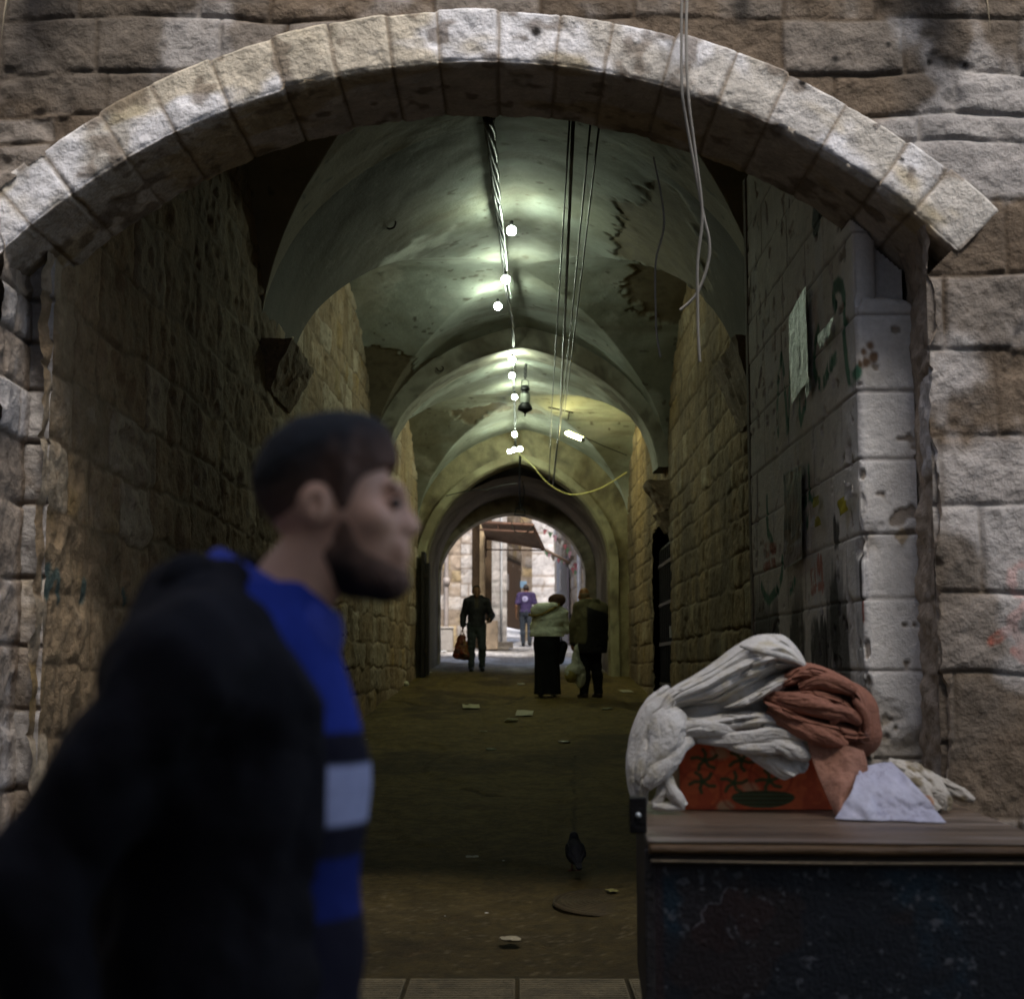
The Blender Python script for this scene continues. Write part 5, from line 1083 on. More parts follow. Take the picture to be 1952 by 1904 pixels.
def crate():
    a, b = P(1296, 1541, 5.64), P(1640, 1541, 5.64); W, Hh, D = 1.0*(b[0]-a[0])*.86, .245, .30
    root = empty('vegetable_carton', (a[0], 5.64, CTZ+.003)); tag(root, 'orange cardboard carton printed with tomatoes and a cucumber, under the cloths on the cart', 'carton')
    s, t = np.meshgrid(np.linspace(0, W, 220), np.linspace(0, Hh, 90), indexing='ij')
    n = fbm(s*20, t*20, 1, 4, 5); c = mix(np.broadcast_to(C3((.62, .125, .04)), s.shape+(3,)), C3((.50, .085, .03)), ss(n, .45, .65))
    px = lambda x, y: ((x-1296)/493.*1.0*(W/( (1640-1296)*.86/493.)), (1541-y)/493.*1.0)
    tan = C3((.48, .33, .18))
    for x, y, r in ((1372, 1438, .035), (1430, 1500, .03), (1385, 1535, .03), (1480, 1440, .05), (1415, 1440, .025)):
        u, v = px(x, y); c = mix(c, tan, (1-ss(np.hypot((s-u)/1.5, t-v)+.02*(n-.5), r*.4, r))*.8)
    for x, y, r in ((1330, 1450, .075), (1335, 1505, .08), (1415, 1505, .08), (1470, 1480, .08)):     # round fruit outlines
        u, v = px(x, y); c = mix(c, C3((.30, .04, .015)), np.exp(-((np.hypot(s-u, t-v)-r)/.006)**2)*.6); c = mix(c, C3((.55, .14, .05)), np.exp(-(np.hypot(s-u+.02, t-v-.03)/.035)**2)*.5)
    gr = C3((.045, .075, .025))
    for x, y, ang in ((1345, 1450, .2), (1340, 1490, .6), (1400, 1492, 0), (1415, 1450, .9), (1468, 1488, .4)):
        u, v = px(x, y)
        for k in range(5):
            th = ang+k*2*math.pi/5; r = .050
            c = mix(c, gr, stroke(s, t, [(u, v), (u+r*.6*math.cos(th), v+r*.5*math.sin(th)), (u+r*math.cos(th+.25), v+r*.8*math.sin(th+.25))], .0085)*.9)
    u, v = px(1455, 1522); d = np.hypot((s-u)/.125, (t-v-.25*((s-u)**2)*2)/.034); cu = 1-ss(d, .92, 1.0); strip = .5+.5*np.sin((t-v)*420)
    c = mix(c, C3((.030, .050, .018)), cu*.95); c = mix(c, C3((.07, .11, .045)), cu*ss(strip, .6, .9)*.8)
    V = np.stack([s, .003*(fbm(s*6, t*6, 1, 3, 7)-.5), t], -1); grid_obj('printed_front', V, mat('printed_card', None, .75, .1, 20, .1, 60), root, c)
    boxes('box_body', [((W/2, D/2+.004, Hh/2), (W-.002, D, Hh-.002))], mat('plain_card', (.30, .20, .11), .85, .15, 12, .2), root, .003)
crate()
YC = 5.60; SC = YC/2788*1.015
def hp(px, py, dy=0): return P(px, py, YC+dy)
def strands(L):
    out = []
    for pts, rs, dy in L:
        dys = dy if isinstance(dy, (list, tuple)) else [dy]*len(pts)
        q = smooth_path([np.append(hp(x, y, d), r*SC) for (x, y), r, d in zip(pts, rs, dys)], 5)
        out += [('c', T3(a[:3]), T3(b[:3]), float(a[3]), float(b[3])) for a, b in zip(q[:-1], q[1:])]
    return out
def ell(px, py, rx, rz, ry, dy): return ('e', T3(hp(px, py, dy)), (rx*SC, ry, rz*SC))
def ridged(amp, ax, f1, f2, seed):
    """long sharp folds running along the direction ax (in x,z)"""
    ax = np.array(ax, float)/np.linalg.norm(ax)
    def post(X, Y, Z, D):
        m = np.abs(D) < .06; r = D.copy(); x, y, z = X[m], Y[m], Z[m]
        a = x*ax[0]+z*ax[1]; b = -x*ax[1]+z*ax[0]
        wv = .06*(fbm(x*4, y*4, z*4, 3, seed+3)-.5); n = fbm(a*f1, (b+wv)*f2, y*f2*.6, 3, seed)
        rid = 1-np.abs(n-.5)*4; n2 = fbm(a*f1*2.2, (b-wv)*f2*2.4, y*f2, 2, seed+1); rid2 = 1-np.abs(n2-.5)*4
        r[m] -= amp*(np.clip(rid, -.4, 1)*.8 + np.clip(rid2, -.4, 1)*.28 - .25); return r
    return post
def floor_cut(z): return lambda X, Y, Z, D: np.maximum(D, z-Z)
def rq(x, y): return (1171.2+.368*x, 1171.2+.368*y)
def pleated(L, seed):
    """gathered cloth: bands whose pleats run along them, opening and closing as the band widens and narrows"""
    Vs, Qs, off = [], [], 0
    for bi, (pts, rs, dys, npl, amp, fl) in enumerate(L):
        dys = dys if isinstance(dys, (list, tuple)) else [dys]*len(pts)
        q = smooth_path([np.append(hp(*rq(*p), d), r*SC) for p, r, d in zip(pts, rs, dys)], 12); c, R = q[:, :3], q[:, 3]; n = len(c)
        T = np.gradient(c, axis=0); T /= np.linalg.norm(T, axis=1)[:, None]; yv = np.array([0, 1., 0]); N = np.cross(T, yv); N /= np.linalg.norm(N, axis=1)[:, None]; B = np.cross(N, T)
        m = 120; ph = np.linspace(0, 2*math.pi, m, endpoint=False); s = np.linspace(0, 1, n)[:, None]; PH = ph[None, :]
        wv = 1.5*(fbm(s*3+PH*0, np.cos(PH)*1.2+bi, np.sin(PH)*1.2, 3, seed+bi)-.5)*2 + .9*s
        a1 = np.abs(np.sin(npl*.5*(PH+wv))); a2 = np.abs(np.sin(npl*.93*(PH+wv*1.6)+bi)); en = .35+.65*ss(fbm(s*2.5, np.cos(PH), np.sin(PH)+bi, 2, seed+7), .35, .6)
        big = fbm(s*2.2+bi*3, np.cos(PH)*.9, np.sin(PH)*.9, 2, seed+13)-.5
        cross = np.abs(fbm(s*9, np.cos(PH)*1.5, np.sin(PH)*1.5+bi, 3, seed+19)-.5)
        rad = 1 + amp*((a1-.62)*1.1*en + .35*(a2-.6)*en) + .35*big - amp*.5*np.exp(-(cross/.03)**2)*.6
        rn = R[:, None]*rad; rd = R[:, None]*rad*fl
        V = c[:, None, :] + (rn*np.cos(PH))[..., None]*N[:, None, :] + (rd*np.sin(PH))[..., None]*B[:, None, :]
        V[..., 2] = np.maximum(V[..., 2], CTZ+.003+.004*np.sin(V[..., 0]*60))
        idx = off + np.arange(n*m).reshape(n, m); Vs += [V.reshape(-1, 3)]
        Qs.append(np.stack([idx[:-1], np.roll(idx, -1, 1)[:-1], np.roll(idx, -1, 1)[1:], idx[1:]], -1).reshape(-1, 4)); off += n*m
    return np.vstack(Vs), np.vstack(Qs)
def quadsheet(Lp, Rp, dyf, seed, amp=.012, n=40, m=60):
    Lp, Rp = [smooth_path([np.array(rq(*p), float) for p in q], 10) for q in (Lp, Rp)]
    s, t = np.meshgrid(np.linspace(0, 1, n), np.linspace(0, 1, m), indexing='ij'); li = lambda A_, q: np.stack([np.interp(q, np.linspace(0, 1, len(A_)), A_[:, i]) for i in (0, 1)], -1)
    pix = li(Lp, t)*(1-s)[..., None] + li(Rp, t)*s[..., None]; V = np.array([[hp(pix[i, j, 0], pix[i, j, 1], dyf(s[i, j], t[i, j])) for j in range(m)] for i in range(n)])
    f = np.abs(fbm(s*5+seed, t*2.0, 1, 3, seed)-.5)*4-.6; V[..., 1] -= amp*f; V[..., 2] = np.maximum(V[..., 2], CTZ+.004)
    return V
def foldsheet(A_, B_, nf, amp, bulge, dys, seed, n=110, m=90, tuck=.07):
    """one broad piece of cloth between two edges, bulging forward, with soft folds running from end to end"""
    Ap, Bp = [smooth_path([np.array(rq(*p), float) for p in q], 10) for q in (A_, B_)]; li = lambda Q_, q: np.stack([np.interp(q, np.linspace(0, 1, len(Q_)), Q_[:, i]) for i in (0, 1)], -1)
    s, t = np.meshgrid(np.linspace(0, 1, n), np.linspace(0, 1, m), indexing='ij')
    wig = .10*(fbm(s*3, t*2, 1, 3, seed)-.5); tt = np.clip(t+wig*np.sin(math.pi*t), 0, 1); pix = li(Ap, s)*(1-tt)[..., None] + li(Bp, s)*tt[..., None]
    ph = t*nf*math.pi + 2.4*(fbm(s*2.2, t*1.3, 3, 3, seed+1)-.5)*2 + s*1.3; f1 = np.abs(np.sin(ph)); f2 = np.abs(np.sin(ph*1.9+1+s*2))
    en = .25+.75*ss(fbm(s*2.5, t*2.5, 7, 2, seed+2), .35, .62); dents = np.abs(fbm(s*4, t*3, 9, 3, seed+3)-.5)
    dy = np.interp(s, np.linspace(0, 1, len(dys)), dys) - bulge*np.sin(math.pi*t)**.7 + tuck*(np.abs(2*t-1)**4) - amp*((f1-.6)*en+.3*(f2-.6)*en) + amp*.8*np.exp(-(dents/.035)**2)
    V = np.array([[hp(pix[i, j, 0], pix[i, j, 1], dy[i, j]) for j in range(m)] for i in range(n)]); V[..., 2] = np.maximum(V[..., 2], CTZ+.004)
    idx = np.arange(n*m).reshape(n, m); return V.reshape(-1, 3), np.stack([idx[:-1, :-1], idx[:-1, 1:], idx[1:, 1:], idx[1:, :-1]], -1).reshape(-1, 4)
def merge(L):
    off, V, Q = 0, [], []
    for v, q in L: V.append(v); Q.append(q+off); off += len(v)
    return np.vstack(V), np.vstack(Q)
def linen():
    L = [([(300, 395), (225, 480), (160, 590), (118, 710), (105, 820), (125, 950), (150, 985)], [17, 24, 22, 18, 16, 13, 9], [-.01, -.02, -.04, -.05, -.06, -.06, -.06], 5, .24, 1.0),
         ([(330, 505), (285, 575), (270, 660), (230, 740), (175, 840), (150, 900)], [18, 33, 31, 25, 19, 10], [-.05, -.08, -.10, -.11, -.10, -.08], 3, .16, .85),
         ([(400, 650), (330, 690), (275, 760), (215, 830), (165, 890)], [10, 16, 18, 16, 10], [-.08, -.11, -.13, -.14, -.13], 4, .22, .8),
         ([(265, 820), (285, 890), (325, 950), (360, 995)], [9, 13, 12, 8], [-.11, -.12, -.13, -.13], 3, .25, .8), ([(262, 850), (240, 930), (205, 985)], [8, 10, 8], [-.11, -.12, -.12], 3, .25, .8), ([(200, 990), (270, 1000), (365, 1000)], [6, 7, 5], [-.13, -.13, -.13], 3, .2, .8),
         ([(345, 610), (450, 590), (560, 600), (620, 610)], [14, 17, 14, 6], [-.07, -.09, -.09, -.07], 5, .26, .8),
         ([(430, 640), (560, 650), (700, 640), (830, 625), (960, 650), (1000, 675)], [9, 12, 13, 14, 13, 6], [-.07, -.09, -.10, -.10, -.09, -.05], 4, .22, .8),
         ([(540, 655), (660, 690), (800, 690), (930, 680), (1000, 705)], [5, 11, 12, 12, 7], [-.07, -.10, -.11, -.11, -.09], 4, .24, .8), ([(800, 660), (870, 690), (960, 720), (1005, 740)], [8, 13, 14, 8], [-.10, -.12, -.12, -.10], 4, .25, .8),
         ([(650, 160), (720, 180), (800, 200), (900, 225), (985, 262)], [3, 6, 6, 6, 5], [-.055, -.075, -.095, -.08, -.03], 2, .15, .7)]
    sheets = [foldsheet([(225, 490), (290, 385), (400, 320), (500, 255), (610, 172), (720, 112), (820, 100), (890, 115), (960, 190), (1000, 268)], [(215, 535), (300, 500), (400, 475), (470, 478), (560, 470), (640, 430), (720, 385), (800, 330), (900, 300), (992, 275)], 4.5, .020, .075, [.0, -.01, -.01, .0, .02, .04], 401),
              foldsheet([(560, 480), (640, 440), (720, 395), (800, 345), (880, 300), (985, 280)], [(600, 485), (690, 480), (770, 450), (850, 410), (900, 385), (935, 350)], 2.5, .018, .05, [-.02, -.04, -.04, -.04, -.02, .0], 411, 70, 50),
              foldsheet([(270, 390), (170, 500), (105, 640), (78, 760), (85, 860), (118, 960), (150, 985)], [(345, 480), (345, 600), (320, 690), (250, 760), (200, 850), (175, 930), (175, 985)], 3.2, .018, .07, [-.01, -.03, -.05, -.06, -.06, -.05], 421, 90, 60),
              foldsheet([(310, 520), (450, 520), (600, 495), (720, 480), (830, 500), (910, 570)], [(320, 625), (450, 635), (600, 625), (720, 620), (830, 625), (915, 625)], 4.2, .020, .06, [-.02, -.03, -.04, -.04, -.03, .0], 431, 90, 60)]
    V, Q = merge(sheets + [pleated(L, 301)]); fv, fq = sdf_arrays([ell(1420, 1330, 95, 60, .14, .12), ell(1330, 1370, 60, 50, .12, .12), ell(1430, 1400, 105, 32, .12, .16), ell(1258, 1430, 26, 50, .08, .0)], .012, .03, floor_cut(CTZ+.002))
    Q = np.vstack([Q, fq+len(V)]); V = np.vstack([V, fv])
    m = mat('off_white_linen', (.52, .49, .445), .85, .10, 7, .45, 55, tint=(.42, .36, .24)); o = mesh_obj('linen_cloth', V, Q, m)
    tag(o, 'crumpled off-white linen heaped over the carton and drooping at the cart edge', 'cloth')
    W = quadsheet([(660, 715), (740, 770), (860, 850), (900, 845)], [(1000, 735), (1005, 770), (1000, 800), (985, 815)], lambda s, t: -.07-.035*t-.02*math.sin(s*4), 311, .012)
    f = grid_obj('corner_flap', W, m, o); sm = f.modifiers.new('thick', 'SOLIDIFY'); sm.thickness = .003
    B = [([(780, 425), (900, 450), (1030, 470), (1130, 500), (1220, 520), (1270, 560)], [12, 18, 19, 16, 13, 8], [-.04, -.09, -.12, -.13, -.13, -.12], 4, .24, .9), ([(960, 380), (1060, 350), (1160, 365), (1250, 400)], [9, 14, 15, 9], [-.08, -.10, -.11, -.11], 4, .26, .85),
         ([(800, 490), (900, 550), (1000, 600), (1110, 640), (1200, 680)], [10, 16, 18, 17, 9], [-.06, -.10, -.13, -.14, -.13], 5, .28, .85), ([(1140, 470), (1160, 520), (1120, 560)], [7, 9, 7], [-.13, -.14, -.13], 3, .2, .8), ([(1240, 440), (1300, 520), (1310, 600)], [6, 8, 6], [-.12, -.13, -.13], 3, .2, .8)]
    sheets = [foldsheet([(880, 300), (960, 250), (1060, 262), (1190, 320), (1280, 385), (1325, 480), (1335, 600), (1310, 670)], [(870, 400), (960, 385), (1070, 370), (1160, 405), (1220, 450), (1240, 520), (1230, 590), (1210, 640)], 3.6, .020, .07, [-.01, -.03, -.04, -.05, -.05, -.05, -.05], 441, 110, 70),
              foldsheet([(760, 430), (860, 455), (970, 500), (1080, 530), (1170, 545), (1240, 570), (1310, 600)], [(830, 520), (900, 570), (1000, 615), (1100, 645), (1200, 675), (1270, 680), (1325, 655)], 3.0, .020, .07, [-.04, -.07, -.08, -.08, -.08, -.07, -.05], 451, 100, 60),
              foldsheet([(840, 400), (940, 385), (1060, 375), (1170, 410), (1240, 470), (1250, 540)], [(860, 460), (950, 470), (1050, 480), (1140, 490), (1190, 520), (1200, 560)], 3.0, .020, .05, [-.05, -.07, -.08, -.08, -.08, -.07], 461, 80, 50)]
    V, Q = merge(sheets + [pleated(B, 321)]); fv, fq = sdf_arrays([ell(1590, 1360, 84, 66, .12, .06), ell(1610, 1400, 70, 50, .10, .05)], .012, .03, floor_cut(CTZ+.002)); Q = np.vstack([Q, fq+len(V)]); V = np.vstack([V, fv])
    o = mesh_obj('brown_cloth', V, Q, mat('rust_brown_cloth', (.235, .098, .060), .75, .16, 8, .45, 60, spec=.25))
    # its flap hangs in front as a folded sheet
    fl = [(1535, 1405), (1568, 1500), (1597, 1562), (1628, 1520), (1650, 1475), (1648, 1440), (1560, 1400)]
    n = 46; s, t = np.meshgrid(np.linspace(0, 1, n), np.linspace(0, 1, 70), indexing='ij')
    Lp = smooth_path([np.array((1535, 1400.)), np.array((1556, 1470.)), np.array((1578, 1520.)), np.array((1597, 1561.))], 10); Rp = smooth_path([np.array((1645, 1430.)), np.array((1652, 1470.)), np.array((1632, 1505.)), np.array((1603, 1558.))], 10)
    li = lambda A_, q: np.stack([np.interp(q, np.linspace(0, 1, len(A_)), A_[:, i]) for i in (0, 1)], -1)
    pix = li(Lp, t)*(1-s)[..., None] + li(Rp, t)*s[..., None]
    V = np.zeros(s.shape+(3,))
    for i in range(s.shape[0]):
        for j in range(s.shape[1]):
            dy = -.15 - .13*t[i, j]**1.3 + .02*math.sin(s[i, j]*5+t[i, j]*3) + .035*abs(s[i, j]-.45); V[i, j] = hp(pix[i, j, 0], pix[i, j, 1], dy)
    V[..., 1] += .015*(np.abs(fbm(V[..., 0]*12, V[..., 2]*8, 2, 3, 331)-.5)*4-.6); V[..., 2] = np.maximum(V[..., 2], CTZ+.012)
    f = grid_obj('flap', V, mat('faded_brown_cloth', (.30, .145, .095), .8, .18, 10, .5, 60), o); sm = f.modifiers.new('thick', 'SOLIDIFY'); sm.thickness = .004
    tag(o, 'rust-brown cloth twisted into a coil on top of the off-white linen', 'cloth')
    # flat translucent sheet with crease lines
    co = [np.array(q) for q in ((1592, 1562), (1800, 1566), (1702, 1452), (1640, 1470))]
    n = 60; s, t = np.meshgrid(np.linspace(0, 1, n), np.linspace(0, 1, n), indexing='ij'); V = np.zeros((n, n, 3)); g0, g1 = PZ(1592, 1561, CTZ+.006), PZ(1803, 1567, CTZ+.006)
    top0, top1 = P(1640, 1462, g0[1]+.18), P(1700, 1450, g0[1]+.22)
    V = (g0*((1-s)*(1-t))[..., None] + g1*(s*(1-t))[..., None] + top1*(s*t)[..., None] + top0*((1-s)*t)[..., None])
    w_ = fbm(V[..., 0]*9, V[..., 2]*9, 1, 4, 341); V[..., 1] -= .05*np.sin(t*math.pi)*.6 + .03*(np.abs(w_-.5)*4-.5); V[..., 2] = np.maximum(V[..., 2] + .008*(fbm(V[..., 0]*24, V[..., 2]*24, 1, 3, 342)-.5)*(t > .05), CTZ+.004)
    cr = 1-ss(np.abs(fbm(s*5, t*5, 2, 3, 343)-.5), .0, .022); c = mix(np.broadcast_to(C3((.37, .36, .43)), s.shape+(3,)), C3((.17, .16, .20)), cr*.6); c = mix(c, C3((.47, .46, .52)), ss(w_, .55, .7)*.5)
    o = grid_obj('paper_sheet', V, mat('waxed_paper', None, .5, .08, 9, .15, 60), None, c); tag(o, 'crumpled lilac-grey paper sheet propped in front of the brown cloth on the cart', 'paper'); sm = o.modifiers.new('thick', 'SOLIDIFY'); sm.thickness = .002
    Cc = [([(1700, 1462), (1740, 1475), (1775, 1500), (1800, 1520)], [14, 18, 18, 12], [.12, .1, .05, .0]), ([(1722, 1478), (1752, 1500), (1770, 1530), (1790, 1548)], [12, 15, 15, 9], [.02, -.02, -.06, -.09]), ([(1760, 1480), (1800, 1497), (1835, 1515), (1858, 1525)], [11, 13, 11, 4], [.12, .1, .06, .04]), ([(1775, 1515), (1798, 1525), (1800, 1545)], [14, 13, 8], [-.05, -.07, -.08]), ([(1690, 1455), (1720, 1470), (1745, 1490)], [10, 14, 14], [.06, .05, .03])]
    def rc(V):
        q = hp(1762, 1525, -.04); d = np.hypot(V[:, 0]-q[0], V[:, 2]-q[2]); c = mix(np.broadcast_to(C3((.40, .36, .30)), V.shape), C3((.19, .15, .09)), ss(fbm(V[:, 0]*16, V[:, 1]*16, V[:, 2]*16, 3, 351), .52, .64)); return mix(c, C3((.42, .17, .07)), (np.abs(d-.016) < .006)*.7)
    iq = lambda p: ((p[0]-1171.2)/.368, (p[1]-1171.2)/.368); V, Q = pleated([([iq(p) for p in a_], [r*1.15 for r in b_], c_, 5, .34, .8) for a_, b_, c_ in Cc], 352); o = mesh_obj('rag', V, Q, mat('printed_rag', None, .8, .1, 9, .15, 120), None, rc(V)); tag(o, 'small crumpled printed rag at the right end of the heap on the cart', 'rag')
linen()

# ================================================================== LITTER ON THE PASSAGE FLOOR
def litter(name, px, py, wpx, hpx, rgb, lab, seed, crumple=.0, cat='paper', rot=0, rough=.8, metal=0):
    g = G(px, py); k = g[1]/2788; wd = wpx*k; ln = hpx*k/max(.02, (CAMZ-g[2])/g[1]+SLOPE) if not crumple else wd*.8
    m = mat('litter_'+str(seed), rgb, rough, .15, 15, .3, 60, metal)
    if crumple:
        r = np.random.RandomState(seed); pr = [('e', (r.uniform(-.3, .3)*wd, r.uniform(-.25, .25)*wd, .07*crumple*wd+r.uniform(0, .15)*crumple*wd), (wd*r.uniform(.16, .30), wd*r.uniform(.14, .24), wd*crumple*r.uniform(.07, .17))) for _ in range(9)]
        V, Q = sdf_arrays(pr, max(.0008, wd*.022), wd*.06, lambda X, Y, Z, D: np.maximum(D + wd*.22*(np.abs(fbm(X*6/wd, Y*6/wd, Z*6/wd, 3, seed)-.5)-.10)*.6, -.002-Z)); o = mesh_obj(name, V, Q, m, smooth=False)
    else:
        n = 12; s, t = np.meshgrid(np.linspace(-.5, .5, n), np.linspace(-.5, .5, n), indexing='ij')
        Z = .012 + .014*fbm(s*3, t*3, seed, 2, seed)*1.0; V = np.stack([s*wd, t*ln, Z], -1); o = grid_obj(name, V, m)
    o.location = (g[0], g[1], g[2]); o.rotation_euler = (math.atan(SLOPE) if not crumple else 0, 0, rot); tag(o, lab, cat, 'litter on the passage floor'); return o
litter('paper_sheet', 898, 1348, 32, 7, (.42, .40, .25), 'flat yellowish paper lying on the passage floor, nearer the left wall', 401, rot=.05)
litter('paper_sheet', 1000, 1361, 32, 10, (.45, .43, .30), 'flat pale rectangle of paper in the middle of the passage floor', 402, rot=-.03)
litter('crumpled_wrapper', 975, 1376, 26, 12, (.30, .28, .17), 'crumpled wrapper touching the flat pale paper in mid passage', 403, .9, 'wrapper')
litter('paper_wad', 768, 1308, 36, 14, (.50, .48, .34), 'white crumpled paper at the foot of the left wall', 404, .8, 'paper')
litter('paper_wad', 992, 1305, 15, 5, (.55, .54, .48), 'small white crumpled scrap left of the long black skirt', 405, .6, 'paper')
litter('paper_strip', 1193, 1319, 22, 4, (.40, .38, .28), 'thin pale strip of paper by the foot of the right wall', 406, rot=.1)
litter('wrapper', 920, 1395, 16, 7, (.30, .28, .18), 'upper of two small dull wrappers left of mid floor', 407, .5, 'wrapper')
litter('wrapper', 936, 1430, 24, 10, (.26, .26, .17), 'lower of two small dull wrappers left of mid floor', 408, .6, 'wrapper')
litter('foil_wrapper', 1075, 1415, 24, 9, (.30, .30, .26), 'small shiny foil wrapper on the floor right of centre', 409, .5, 'wrapper', rough=.25, metal=.6)
litter('wrapper', 1158, 1352, 20, 6, (.22, .21, .14), 'small dull wrapper on the floor below the feet of the old man', 410, .5, 'wrapper')
litter('stick', 900, 1637, 24, 3, (.40, .38, .32), 'short pale stick lying left of the pigeon', 411, rot=.05, cat='stick')
litter('leaf', 1166, 1702, 17, 6, (.20, .18, .06), 'yellow leaf beside the manhole cover', 412, rot=.3, cat='leaf')
litter('crushed_can', 972, 1792, 50, 16, (.17, .15, .10), 'crushed cup lid lying near the ridged slabs', 413, .5, 'cup lid')
litter('paper_scrap', 1220, 1376, 18, 22, (.34, .32, .18), 'crumpled scrap by the right wall just left of the linen heap', 414, .9, 'paper')
litter('paper_scrap', 697, 1410, 10, 5, (.42, .40, .30), 'tiny pale scrap by the left wall behind the passing man', 415, .6, 'paper')
litter('paper_scrap', 960, 1640, 5, 3, (.5, .5, .48), 'tiny white speck of paper right of the pale stick', 416, .6, 'paper')
litter('paper_scrap', 928, 1944-204, 8, 3, (.4, .4, .4), 'tiny grey scrap of paper between the pigeon and the ridged slabs', 417, .5, 'paper')
litter('paper_scrap', 848, 1745, 3, 3, (.4, .4, .4), 'smallest pale crumb on the floor above the crushed cup lid', 418, .6, 'paper')
litter('paper_wad', 847, 1243, 14, 8, (.60, .60, .60), 'white litter below the grey box outside the far mouth', 419, .7, 'paper')
litter('plastic_litter', 832, 1240, 12, 20, (.25, .32, .50), 'blue and white plastic litter left of the grey box outside the far mouth', 420, 1.1, 'plastic litter')
litter('paper_wad', 838, 1256, 12, 6, (.55, .55, .52), 'white litter at the left edge of the pale floor', 421, .6, 'paper')
litter('paper_wad', 818, 1283, 14, 9, (.50, .45, .34), 'crumpled paper at the foot of the black door leaf', 422, .7, 'paper')
def manhole():
    g = G(1150, 1716); root = empty('manhole_cover', (g[0]+.05, g[1], g[2]-.009)); root.rotation_euler = (math.atan(SLOPE), 0, 0); tag(root, 'round iron manhole cover with concentric ridges, partly hidden by the cart', 'manhole cover')
    pr = [(0, .006)]
    for i in range(9): r = .03+i*.032; pr += [(r, .006), (r+.004, .012), (r+.016, .012), (r+.020, .006)]
    pr += [(.315, .006), (.32, .0)]
    lathe('cover', pr, mat('cast_iron', (.034, .024, .009), .82, .3, 9, .4, 60, .2), root, 56); lathe('rim', [(.322, -.004), (.325, .010), (.338, .010), (.342, -.004)], mat('iron_rim', (.030, .021, .008), .85), root, 56)
manhole()

